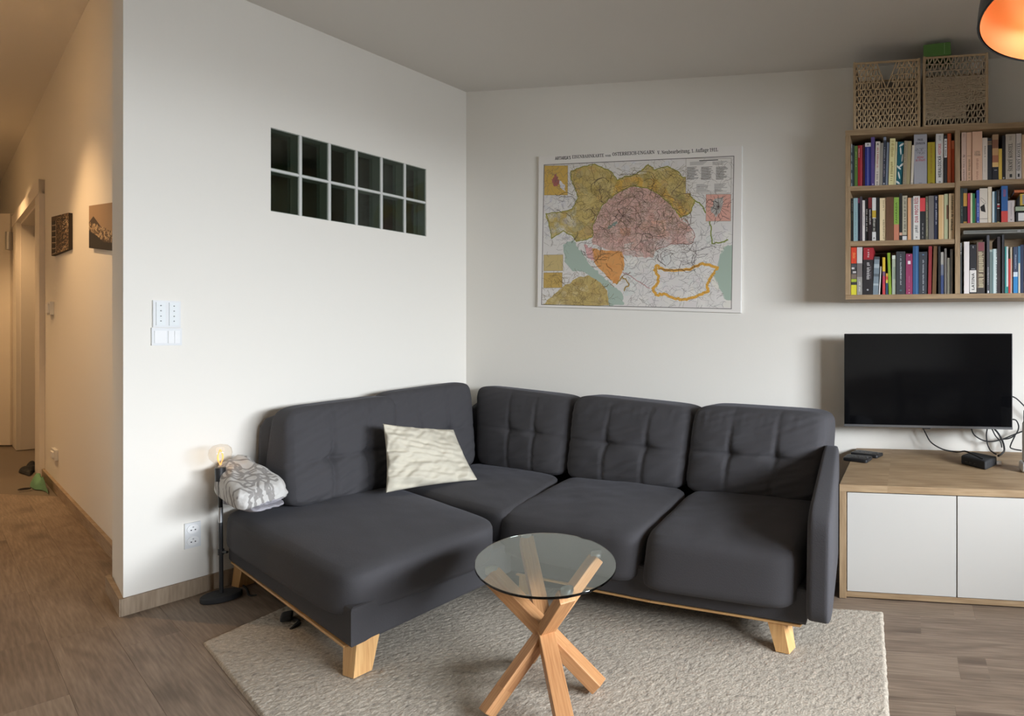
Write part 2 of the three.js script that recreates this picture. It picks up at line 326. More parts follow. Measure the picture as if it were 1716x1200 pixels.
// hall door
{
  const d = new THREE.Group(); d.name = 'door_1'; d.userData = { kind: 'structure', label: 'cream hall door standing open with its frame', category: 'door' }; d.position.copy(HW((DA0 + DA1) / 2, 0, 0)); scene.add(d);
  const c = 0.36, ch = 0.11;
  part('casing', hallSlab(DA0 - 0.34, DA0 + 0.02, 0.0005, 0.03, 0, DH + ch), M.door, d); part('casing', hallSlab(DA1 - 0.02, DA1 + 0.5, 0.0005, 0.03, 0, DH + ch), M.door, d); part('casing', hallSlab(DA0 - 0.34, DA1 + 0.5, 0.001, 0.034, DH - 0.01, DH + ch), M.door, d);
  part('lining', hallSlab(DA1 - 0.03, DA1, -HT - 0.01, 0.0, 0, DH), M.door, d); part('lining', hallSlab(DA0, DA0 + 0.03, -HT - 0.01, 0.0, 0, DH), M.door, d); part('lining', hallSlab(DA0, DA1, -HT - 0.01, 0.0, DH - 0.03, DH), M.door, d);
  const L1 = onH(21, 747, 0), L2 = V(L1.x - 0.95, 0, L1.z + 0.2);
  const leaf = part('leaf', bar(V(L1.x, 1.31, L1.z), V(L2.x, 1.31, L2.z), 2.6, 0.045, V(0, 1, 0)), M.door, d);
  part('hinge', new THREE.CylinderGeometry(0.03, 0.03, 0.2, 10).translate(L1.x + 0.03, 2.3, L1.z + 0.04), M.metal, leaf);
}

// ---------------------------------------------------------------- rug
{
  const A = V(-2.726, 0, -1.974), B = V(-2.74, 0, -2.64), C = V(-0.103, 0, -2.612), Dd = V(0.037, 0, -0.58);
  const NX = 420, NZ = 260, pos = [], uv = [], idx = [];
  for (let j = 0; j <= NZ; j++) for (let i = 0; i <= NX; i++) {
    const a = i / NX, b = j / NZ, e = Math.min(a, 1 - a) * 2.7, f = Math.min(b, 1 - b) * 1.4;
    const p = V(0, 0, 0).addScaledVector(B, (1 - a) * (1 - b)).addScaledVector(C, a * (1 - b)).addScaledVector(A, (1 - a) * b).addScaledVector(Dd, a * b);
    const edge = Math.min(1, Math.sqrt(Math.min(e, f) / 0.012));
    const wob = e < 0.001 || f < 0.001 ? 0.004 * noise(p.x * 30, p.z * 30, 3) : 0;
    const h = 0.001 + edge * (0.0108 + 0.0022 * noise(p.x * 95, p.z * 95, 0.3) + 0.0012 * noise(p.x * 45 + p.z * 20, p.z * 45, 2.2));
    pos.push(p.x + wob, h, p.z + wob); uv.push(p.x, p.z);
  }
  for (let j = 0; j < NZ; j++) for (let i = 0; i < NX; i++) { const k = j * (NX + 1) + i; idx.push(k, k + NX + 1, k + 1, k + 1, k + NX + 1, k + NX + 2); }
  const g = new THREE.BufferGeometry(); g.setAttribute('position', new THREE.Float32BufferAttribute(pos, 3)); g.setAttribute('uv', new THREE.Float32BufferAttribute(uv, 2)); g.setIndex(idx); g.computeVertexNormals();
  const tx = dataTex(1024, 1024, (u, v) => { const a = noise(u * 130, v * 130, 1), b = noise(u * 60 + 5, v * 44, 3), c = tile(u, v, 3, 8, 3), d = noise(u * 300, v * 300, 6); const q = 1 + 0.13 * a + 0.1 * b + 0.1 * c + 0.12 * d - 0.14 * smooth(0.35, 0.7, -b + 0.3 * a); return [176 * q, 165 * q, 149 * q]; });
  const bp = dataTex(1024, 1024, (u, v) => { const q = 128 + 80 * noise(u * 130, v * 130, 1) + 60 * noise(u * 60 + 5, v * 44, 3) + 40 * noise(u * 300, v * 300, 6); return [q, q, q]; }, false);
  const m = single('rug', 'cream short pile rug under the coffee table and the sofa front', 'rug', g, std(0xffffff, 1, { map: rep(tx, 1.0), bumpMap: rep(bp, 1.0), bumpScale: 0.0026 }));
}

// ---------------------------------------------------------------- sofa
{
  const sofa = thing('corner_sofa', 'dark charcoal fabric corner sofa with tufted back cushions and light wooden legs', 'sofa', W(0.8, 1.4, 0));
  const hex = (fbl, fbr, ftl, ftr, bbl, bbr, btl, btr) => ({ fbl: W(...fbl), fbr: W(...fbr), ftl: W(...ftl), ftr: W(...ftr), bbl: W(...bbl), bbr: W(...bbr), btl: W(...btl), btr: W(...btr) });
  const plan = (pts, y0, y1, b) => prism(pts.map(([s, o]) => { const p = W(s, o, 0); return [p.x, p.z]; }), y0, y1, b);
  const base = [[0.03, 0.04], [-0.06, 0.6], [-0.12, 2.62], [0.83, 2.885], [0.87, 2.2], [0.87, 1.43], [1.565, 1.49], [1.26, 0.03]];
  part('base_frame', plan(base, 0.122, 0.26, 0.012), M.sofa, sofa);
  // pale wooden rail under the frame
  const rail = (a, b) => bar(W(a[0], a[1], 0.117), W(b[0], b[1], 0.117), 0.009, 0.03, V(0, 1, 0));
  part('wooden_rail', rail([1.247, 0.05], [1.545, 1.44]), M.beech, sofa); part('wooden_rail', rail([0.856, 1.46], [0.852, 2.2]), M.beech, sofa); part('wooden_rail', rail([0.852, 2.2], [0.815, 2.86]), M.beech, sofa);
  // legs, splayed outwards
  const leg = (s, o, w, ds, dO) => { const q = w / 2, t = 0.13, c = (x, y, h, k) => W(x + k[0] * q, y + k[1] * q, h); const ks = [[-1, -1], [-1, 1], [1, 1], [1, -1]]; return hexa([...ks.map(k => c(s + ds, o + dO, o < 0.5 ? 0.001 : 0.0145, [k[0] * 0.8, k[1] * 0.8])), ...ks.map(k => c(s, o, t, k))]); };
  const legs = [[1.505, 1.445, 0.075, 0.02, 0.012], [1.205, 0.08, 0.075, 0.02, -0.01], [0.785, 2.745, 0.07, 0.035, 0.05], [0.82, 1.5, 0.07, -0.02, -0.04], [0.02, 2.6, 0.09, -0.02, 0.03], [0.12, 0.14, 0.09, 0, 0]];
  legs.forEach(l => { const g = leg(...l); if (['1.21', '0.02', '0.12'].includes(String(l[0]))) g.translate(0, 0, 0); part('leg', g, M.beech, sofa); });
  // backrests
  part('backrest', softHex(hex([1.16, 0.2, 0.13], [0.1, 0.2, 0.13], [1.15, 0.16, 0.81], [0.1, 0.16, 0.83], [1.16, 0.02, 0.13], [0.1, 0.02, 0.13], [1.15, 0.02, 0.81], [0.1, 0.02, 0.83]), { k: 14, n: [20, 14, 6] }), M.sofa, sofa);
  part('backrest', softHex(hex([0.14, 0.15, 0.13], [0.1, 2.62, 0.13], [0.1, 0.15, 0.80], [0.03, 2.58, 0.72], [0.0, 0.15, 0.13], [-0.16, 2.62, 0.13], [0.0, 0.15, 0.80], [-0.16, 2.58, 0.72]), { k: 14, n: [24, 14, 6] }), M.sofa, sofa);
  // seats
  const seatDent = (amp, ph) => (x, y, z) => { if (y > 0) { const d = (1 - x * x) * (1 - z * z); y += 0.16 * d + amp * 0.10 * fbm(x * 1.6 + ph, z * 1.6, ph, 3); } return [x, y, z]; };
  const seat = (c, o) => part('seat_cushion', softHex(c, { k: 7, n: [44, 12, 44], ...o }), M.sofa, sofa);
  // chaise seat: x runs from the lamp end to the far end, front faces the table
  seat(hex([1.595, 1.49, 0.20], [0.955, 1.49, 0.20], [1.575, 1.47, 0.375], [0.95, 1.49, 0.405], [1.305, 0.02, 0.20], [0.66, 0.1, 0.20], [1.30, 0.02, 0.385], [0.66, 0.1, 0.41]), { k: 8, dent: seatDent(1, 3.1) });
  seat(hex([0.9, 1.44, 0.22], [0.25, 1.05, 0.22], [0.9, 1.44, 0.405], [0.25, 1.12, 0.42], [0.72, 0.3, 0.22], [0.1, 0.3, 0.22], [0.72, 0.3, 0.42], [0.1, 0.3, 0.42]), { k: 9, dent: seatDent(1, 8.1) });
  seat(hex([0.915, 1.35, 0.20], [0.93, 2.175, 0.18], [0.895, 1.35, 0.395], [0.905, 2.185, 0.40], [0.2, 1.1, 0.22], [0.2, 1.93, 0.22], [0.2, 1.12, 0.42], [0.2, 1.95, 0.42]), { k: 8, dent: seatDent(1, 5.7) });
  seat(hex([0.945, 2.18, 0.175], [0.895, 2.875, 0.175], [0.91, 2.19, 0.405], [0.865, 2.875, 0.405], [0.2, 1.95, 0.22], [0.15, 2.68, 0.22], [0.2, 1.96, 0.42], [0.15, 2.68, 0.42]), { k: 8, dent: seatDent(1, 1.2) });
  // back cushions with stitched tufts
  const tuft = (cols, row, ph, am = 1) => (x, y, z) => {
    if (z > 0.2) {
      let d = 0; for (const c of cols) d += 0.10 * Math.exp(-(((x - c) / 0.035) ** 2)) * (0.4 + 0.6 * Math.exp(-(((y - row) / 0.45) ** 2)));
      d += 0.10 * Math.exp(-(((y - row) / 0.04) ** 2)) * (0.35 + 0.65 * Math.max(...cols.map(c => Math.exp(-(((x - c) / 0.3) ** 2)))));
      for (const c of cols) d += 0.16 * Math.exp(-(((x - c) ** 2 + (y - row) ** 2) / 0.02));
      const puff = 0.22 * (1 - x ** 4) * (1 - y ** 4);
      const cr = 0.05 * noise(x * 3 + ph, y * 9 - x * 4, ph) + 0.03 * noise(x * 14, y * 2.5 + ph, ph + 3) * smooth(0.2, 0.9, y);
      z += (puff - am * d + cr * (am > 1 ? 1.5 : 1)) * smooth(0.2, 0.8, z);
    }
    return [x, y, z];
  };
  const cushion = (c, cols, row, ph, am) => part('back_cushion', softHex(c, { k: 8, n: [72, 52, 12], dent: tuft(cols, row, ph, am) }), M.sofa, sofa);
  cushion(hex([1.225, 0.46, 0.40], [0.72, 0.45, 0.39], [1.165, 0.31, 0.855], [0.64, 0.31, 0.885], [1.235, 0.2, 0.40], [0.72, 0.2, 0.39], [1.16, 0.16, 0.86], [0.64, 0.16, 0.885]), [-0.3, 0.35], -0.12, 2.1, 1.7);
  cushion(hex([0.72, 0.42, 0.41], [0.24, 0.42, 0.41], [0.73, 0.29, 0.895], [0.18, 0.29, 0.93], [0.70, 0.18, 0.41], [0.16, 0.18, 0.41], [0.71, 0.15, 0.895], [0.14, 0.15, 0.93]), [-0.33, 0.33], -0.05, 7.9, 1.5);
  cushion(hex([0.25, 0.40, 0.41], [0.28, 1.13, 0.40], [0.13, 0.25, 0.905], [0.12, 1.04, 0.845], [0.1, 0.36, 0.41], [0.02, 1.1, 0.40], [0.03, 0.22, 0.9], [-0.06, 1.02, 0.845]), [-0.2, 0.35], 0.0, 4.4);
  cushion(hex([0.28, 1.13, 0.395], [0.28, 1.93, 0.395], [0.13, 1.06, 0.87], [0.12, 1.90, 0.82], [0.03, 1.12, 0.395], [0.0, 1.92, 0.395], [-0.06, 1.05, 0.865], [-0.08, 1.89, 0.82]), [-0.28, 0.38], -0.05, 9.3);
  cushion(hex([0.28, 1.935, 0.395], [0.25, 2.69, 0.395], [0.13, 1.905, 0.84], [0.1, 2.68, 0.825], [0.0, 1.93, 0.395], [-0.03, 2.67, 0.395], [-0.08, 1.90, 0.84], [-0.1, 2.67, 0.825]), [-0.32, 0.36], -0.05, 6.2);
  // armrest
  part('armrest', softHex(hex([0.9, 2.905, 0.15], [0.9, 3.012, 0.15], [0.86, 2.895, 0.545], [0.86, 3.005, 0.545], [0.08, 2.655, 0.15], [0.08, 2.742, 0.15], [0.08, 2.66, 0.69], [0.08, 2.742, 0.69]), { k: 9, n: [10, 24, 30] }), M.sofa, sofa);
}

// ---------------------------------------------------------------- cream pillow and folded blanket on the sofa
function pillowGeo(bl, br, tr, tl, thick, nrm, ph) {
  const N = 60, pos = [], uv = [], idx = [];
  for (const sd of [1, -1]) for (let j = 0; j <= N; j++) for (let i = 0; i <= N; i++) {
    let u = i / N, v = j / N; const x = 2 * u - 1, y = 2 * v - 1;
    const pin = 0.05; const uu = (x * (1 - pin * (1 - y * y) * Math.abs(x) ** 3) + 1) / 2, vv = (y * (1 - pin * (1 - x * x) * Math.abs(y) ** 3) + 1) / 2;
    const p = V(0, 0, 0).addScaledVector(bl, (1 - uu) * (1 - vv)).addScaledVector(br, uu * (1 - vv)).addScaledVector(tr, uu * vv).addScaledVector(tl, (1 - uu) * vv);
    const prof = Math.pow(Math.max(0, (1 - x * x)), 0.5) * Math.pow(Math.max(0, (1 - y * y)), 0.5);
    const wr = 0.018 * noise(x * 1.5 + ph, y * 9 + x * 2, ph) * (1 - 0.6 * (x + 1) / 2) + 0.012 * noise(x * 5, y * 5 - x * 3, ph + 2) + 0.02 * noise(x * 2.2, y * 2.2, ph + 5);
    p.addScaledVector(nrm, sd * (thick * prof) + (sd > 0 ? wr * Math.min(1, prof * 3) : 0));
    pos.push(p.x, p.y, p.z); uv.push(uu * 0.45, vv * 0.45);
  }
  const K = (N + 1) * (N + 1);
  for (const sd of [0, 1]) for (let j = 0; j < N; j++) for (let i = 0; i < N; i++) { const k = sd * K + j * (N + 1) + i, f = [k, k + 1, k + N + 2, k, k + N + 2, k + N + 1]; idx.push(...(sd ? [f[0], f[2], f[1], f[3], f[5], f[4]] : f)); }
  const g = new THREE.BufferGeometry(); g.setAttribute('position', new THREE.Float32BufferAttribute(pos, 3)); g.setAttribute('uv', new THREE.Float32BufferAttribute(uv, 2)); g.setIndex(idx);
  const gm = mergeVertices(g, 1e-5); gm.computeVertexNormals(); return gm;
}
{
  const bl = W(0.93, 0.655, 0.432), br = W(0.565, 0.83, 0.432), tl = W(0.862, 0.525, 0.76), tr = W(0.475, 0.52, 0.675);
  const nrm = br.clone().sub(bl).cross(tl.clone().sub(bl)).normalize();
  single('pillow', 'cream square cushion leaning on the sofa back near the corner', 'pillow', pillowGeo(bl, br, tr, tl, 0.055, nrm, 3.3), std(lin(0.59, 0.54, 0.43), 0.95, { bumpMap: rep(fabricBump, 8), bumpScale: 0.0008 }));
}
{
  const b = thing('folded_blanket', 'folded pale blanket with grey squiggle print on the sofa beside the lamp', 'blanket', W(1.3, 0.3, 0.42));
  const tx = canvasTex(1024, 1024, (g, w, h) => {
    g.fillStyle = '#cbc7c1'; g.fillRect(0, 0, w, h); g.strokeStyle = '#98938e'; g.lineWidth = 17; g.lineCap = 'round';
    for (let k = 0; k < 64; k++) { let x = rr(0, w), y = rr(0, h), a = rr(0, 6.28), c = 0; g.beginPath(); g.moveTo(x, y); for (let i = 0; i < 46; i++) { if (i % 11 === 0) c = rr(-0.4, 0.4); a += c; x += Math.cos(a) * 11; y += Math.sin(a) * 11; g.lineTo(x, y); } g.stroke(); }
  });
  tx.wrapS = tx.wrapT = THREE.RepeatWrapping;
  const mat = std(0xffffff, 1, { map: rep(tx, 1), bumpMap: rep(fabricBump, 6), bumpScale: 0.002 }), grey = std(lin(0.36, 0.34, 0.36), 1, { bumpMap: rep(fabricBump, 6), bumpScale: 0.002 });
  const c = { fbl: W(1.43, 0.50, 0.44), fbr: W(1.215, 0.475, 0.465), ftl: W(1.43, 0.47, 0.53), ftr: W(1.235, 0.46, 0.55), bbl: W(1.33, 0.04, 0.46), bbr: W(1.24, 0.04, 0.46), btl: W(1.325, 0.05, 0.605), btr: W(1.225, 0.05, 0.665) };
  const top = softHex(c, { k: 6, n: [40, 14, 40], dent: (x, y, z) => [x + 0.03 * noise(y * 4, z * 3, 1), y + (y > 0 ? 0.16 * noise(x * 2.4, z * 2.4, 4) + 0.12 * noise(x * 6, z * 5, 9) * smooth(0.1, 1, z) : 0), z + 0.05 * noise(x * 5, y * 4, 2)] });
  const pp = top.attributes.position, u2 = top.attributes.uv; for (let i = 0; i < pp.count; i++) { const q = V(pp.getX(i) - P0.x, 0, pp.getZ(i) - P0.z); u2.setXY(i, q.dot(dL) * 2.4, q.dot(nL) * 1.3 + pp.getY(i) * 0.7); }
  part('patterned_layer', top, mat, b);
  const lo = { fbl: W(1.385, 0.49, 0.425), fbr: W(1.24, 0.49, 0.435), ftl: W(1.385, 0.48, 0.475), ftr: W(1.24, 0.48, 0.485), bbl: W(1.32, 0.05, 0.425), bbr: W(1.25, 0.05, 0.435), btl: W(1.32, 0.05, 0.475), btr: W(1.25, 0.05, 0.485) };
  part('lining_roll', softHex(lo, { k: 5, n: [30, 12, 20], dent: (x, y, z) => [x, y + 0.2 * noise(x * 3, z * 2, 5), z + 0.08 * noise(x * 4, y * 3, 7) - 0.22 * Math.exp(-((y / 0.22) ** 2)) * smooth(0.5, 0.9, z) * smooth(-0.9, -0.6, x)] }), grey, b, 'grey fleece underside rolled at the edge');
}

// ---------------------------------------------------------------- floor lamp by the sofa
{
  const at = onH(371, 1003, 0); const L = thing('floor_lamp', 'slim black floor lamp with a bare globe bulb beside the sofa', 'lamp', at);
  part('base', lathe([[0, 0], [0.068, 0], [0.0695, 0.003], [0.0695, 0.02], [0.065, 0.024], [0, 0.026]], at, 48), M.blackMatte, L);
  const top = onZ(368, 800, at.z); top.z = at.z; const pt = V(at.x, 0.02, at.z), pb = V(at.x - 0.006, 0.555, at.z);
  part('pole', tube([pt, pt.clone().lerp(pb, 0.5), pb], 0.0075, 8, 12), M.black, L);
  part('clamp', [new THREE.CylinderGeometry(0.011, 0.011, 0.026, 12).translate(at.x - 0.002, 0.215, at.z), new THREE.CylinderGeometry(0.006, 0.006, 0.03, 10).rotateZ(Math.PI / 2).translate(at.x + 0.016, 0.215, at.z)], M.black, L);
  part('sleeve', new THREE.CylinderGeometry(0.0079, 0.0079, 0.07, 12).translate(at.x - 0.004, 0.385, at.z), M.metal, L, 'bright metal section of the pole');
  part('socket', [new THREE.CylinderGeometry(0.019, 0.017, 0.062, 20).translate(pb.x, 0.572, pb.z), new THREE.CylinderGeometry(0.0035, 0.0035, 0.02, 8).rotateZ(Math.PI / 2).translate(pb.x + 0.022, 0.56, pb.z)], M.black, L);
  const bulbG = lathe([[0.0, 0.0], [0.013, 0.0], [0.014, 0.012], [0.024, 0.026], [0.037, 0.045], [0.0405, 0.066], [0.037, 0.087], [0.024, 0.103], [0.0, 0.109]], V(pb.x, 0.603, pb.z), 32);
  const bulb = part('bulb', bulbG, new THREE.MeshPhysicalMaterial({ color: lin(0.97, 0.93, 0.88), roughness: 0, transmission: 1, thickness: 0, ior: 1.45 }), L, 'clear glass globe bulb');
  const fil = []; for (let k = 0; k < 4; k++) { const a = k * 1.57; fil.push(tube([V(pb.x + 0.003 * Math.cos(a), 0.615, pb.z), V(pb.x + 0.012 * Math.cos(a), 0.65, pb.z + 0.012 * Math.sin(a)), V(pb.x + 0.004 * Math.cos(a), 0.685, pb.z)], 0.0017, 8, 6)); }
  part('filament', fil, new THREE.MeshStandardMaterial({ color: lin(0.5, 0.25, 0.08), emissive: lin(1.0, 0.5, 0.16), emissiveIntensity: 1.2 }), bulb, 'glowing orange filament');
  const pl = new THREE.PointLight(lin(1, 0.6, 0.28), 0.006, 0); pl.position.set(pb.x - at.x, 0.65, pb.z - at.z); pl.castShadow = true; L.add(pl);
  const cable = [onH(345, 988, 0.005), onH(352, 975, 0.005), onH(385, 972, 0.005), onH(412, 985, 0.006), onH(420, 998, 0.005), onH(430, 997, 0.005)];
  single('lamp_cord', 'black cord trailing from the floor lamp under the sofa', 'cord', tube(cable, 0.004, 50, 6), M.blackMatte);
}
// black plug and cord end on the rug under the sofa
{
  const a = onH(468, 1040, 0.022), p = thing('power_plug', 'black power plug lying on the rug under the sofa edge', 'plug', V(a.x, 0.012, a.z));
  part('plug_body', softHex((() => { const q = [onH(468, 1045, 0.0165), onH(490, 1041, 0.0165), onH(492, 1030, 0.0165), onH(472, 1034, 0.0165)], u = q.map(v => v.clone().setY(0.04)); return { fbl: q[0], fbr: q[1], bbr: q[2], bbl: q[3], ftl: u[0], ftr: u[1], btr: u[2], btl: u[3] }; })(), { k: 5, n: [10, 6, 6] }), M.blackMatte, p);
  part('cord', tube([onH(490, 1036, 0.02), onH(500, 1041, 0.016), onH(492, 1050, 0.014), onH(488, 1054, 0.014), onH(496, 1049, 0.016), onH(503, 1044, 0.02)], 0.006, 30, 6), M.blackMatte, p);
}

// ---------------------------------------------------------------- coffee table with oval glass top
{
  const hub = V(-1.2, 0.222, -1.85), base = V(hub.x, 0.011, hub.z);
  const T = thing('coffee_table', 'small coffee table with clear glass top on crossed wooden bars', 'table', base);
  const th = 0.432, thick = 0.008;
  // outline of the top on its plane
  const out = []; const c0 = onH(914, 939, th), ea = V(cP, 0, -sP), eb = c0.clone().setY(0).normalize();
  const A = 0.242, B = 0.325;
  for (let k = 0; k < 96; k++) { const t = k / 96 * 6.28319; out.push([c0.x + ea.x * A * Math.cos(t) + eb.x * B * Math.sin(t), c0.z + ea.z * A * Math.cos(t) + eb.z * B * Math.sin(t)]); }
  const glassTop = new THREE.MeshPhysicalMaterial({ color: 0xffffff, roughness: 0.0, transmission: 1, thickness: 0.01, ior: 1.5, attenuationColor: lin(0.45, 0.62, 0.5), attenuationDistance: 0.05 });
  part('glass_top', prism(out, th - thick, th, 0.0015), glassTop, T, 'clear glass top with a dark green edge');
  const tops = [[882, 903], [999, 932], [823, 958], [950, 993]];
  tops.forEach(([x, y]) => {
    const tp = onH(x, y, th - thick - 0.012), hb = hub.clone(); const bt = hb.clone().multiplyScalar(2).sub(tp); bt.y = 0.012;
    const lift = hb.clone().sub(tp); const bottom = tp.clone().addScaledVector(lift, (tp.y - 0.033) / (tp.y - hub.y));
    const g = bar(tp.clone().setY(tp.y - 0.012), bottom, 0.040, 0.048, V(0, 1, 0));
    const leg = part('leg', g, M.tableWood, T);
    part('glass_pad', lathe([[0, -0.012], [0.017, -0.012], [0.018, -0.004], [0.018, 0.010], [0, 0.011]], tp, 20), M.metal, leg, 'round metal fixing disc under the glass');
  });
}

// ---------------------------------------------------------------- wall plates
{
  const plate = (name, label, s0, s1, h0, h1, fill) => { const g = thing(name, label, 'switch', W((s0 + s1) / 2, 0, h0)); const sb = (a, b, c, d, o0, o1) => hexa([W(a, o0, c), W(a, o1, c), W(b, o1, c), W(b, o0, c), W(a, o0, d), W(a, o1, d), W(b, o1, d), W(b, o0, d)]); part('plate', sb(s0, s1, h0, h1, 0.0005, 0.009), M.plastic, g); fill(sb, g); return g; };
  plate('control_panel', 'upper white double control panel with small buttons on the wall', 1.422, 1.512, 1.247, 1.368, (sb, g) => {
    for (const [a, b] of [[1.430, 1.461], [1.474, 1.503]]) { const r = part('remote_insert', sb(a, b, 1.256, 1.360, 0.009, 0.0135), std(lin(0.72, 0.74, 0.73), 0.4), g); for (const h of [1.345, 1.322, 1.298, 1.276]) part('button', new THREE.SphereGeometry(0.0028, 8, 6).translate(...W((a + b) / 2, 0.0135, h).toArray()), std(lin(0.3, 0.31, 0.3), 0.5), r); }
  });
  plate('light_switch', 'lower white double light switch under the control panel', 1.418, 1.516, 1.166, 1.245, (sb, g) => { part('rocker', sb(1.470, 1.508, 1.176, 1.232, 0.009, 0.0125), M.white, g); part('rocker', sb(1.444, 1.464, 1.176, 1.232, 0.009, 0.0125), M.white, g); part('rocker', sb(1.426, 1.443, 1.176, 1.232, 0.009, 0.0125), M.white, g); });
  const so = plate('wall_socket', 'white double power socket low on the wall beside the lamp', 1.353, 1.408, 0.223, 0.34, (sb, g) => {
    for (const h of [0.31, 0.255]) {
      const mtx = (geo) => { geo.rotateY(-Math.PI / 2 + Math.PI); return geo; };
      const r = new THREE.CylinderGeometry(0.021, 0.021, 0.004, 24); r.rotateZ(-Math.PI / 2); r.rotateY(-PHI); const c = W(1.381, 0.011, h); r.translate(c.x, c.y, c.z);
      const s = part('outlet', r, M.white, g);
      for (const d of [-0.007, 0.007]) part('pin_hole', new THREE.SphereGeometry(0.0028, 8, 6).translate(...W(1.381 + d, 0.0135, h - 0.004).toArray()), M.black, s);
      part('earth_pin', new THREE.SphereGeometry(0.003, 8, 6).translate(...W(1.381, 0.0135, h + 0.009).toArray()), M.metal, s);
    }
  });
  so.userData.category = 'socket';
  const hb = (a0, a1, h0, h1, o0, o1) => hallSlab(a0, a1, o0, o1, h0, h1);
  const hs = thing('light_switch', 'white light switch on the hall wall beside the doorway', 'switch', HW(2.85, 1.4, 0)); part('plate', hb(2.72, 2.96, 1.395, 1.5, 0.0005, 0.02), M.plastic, hs); part('rocker', hb(2.76, 2.92, 1.41, 1.485, 0.02, 0.03), M.white, hs);
  const ho = thing('wall_socket', 'white power socket low on the hall wall', 'socket', HW(2.55, 0.25, 0)); part('plate', hb(2.45, 2.68, 0.25, 0.33, 0.0005, 0.018), M.plastic, ho); part('outlet', hb(2.5, 2.63, 0.268, 0.312, 0.018, 0.026), M.white, ho);
}

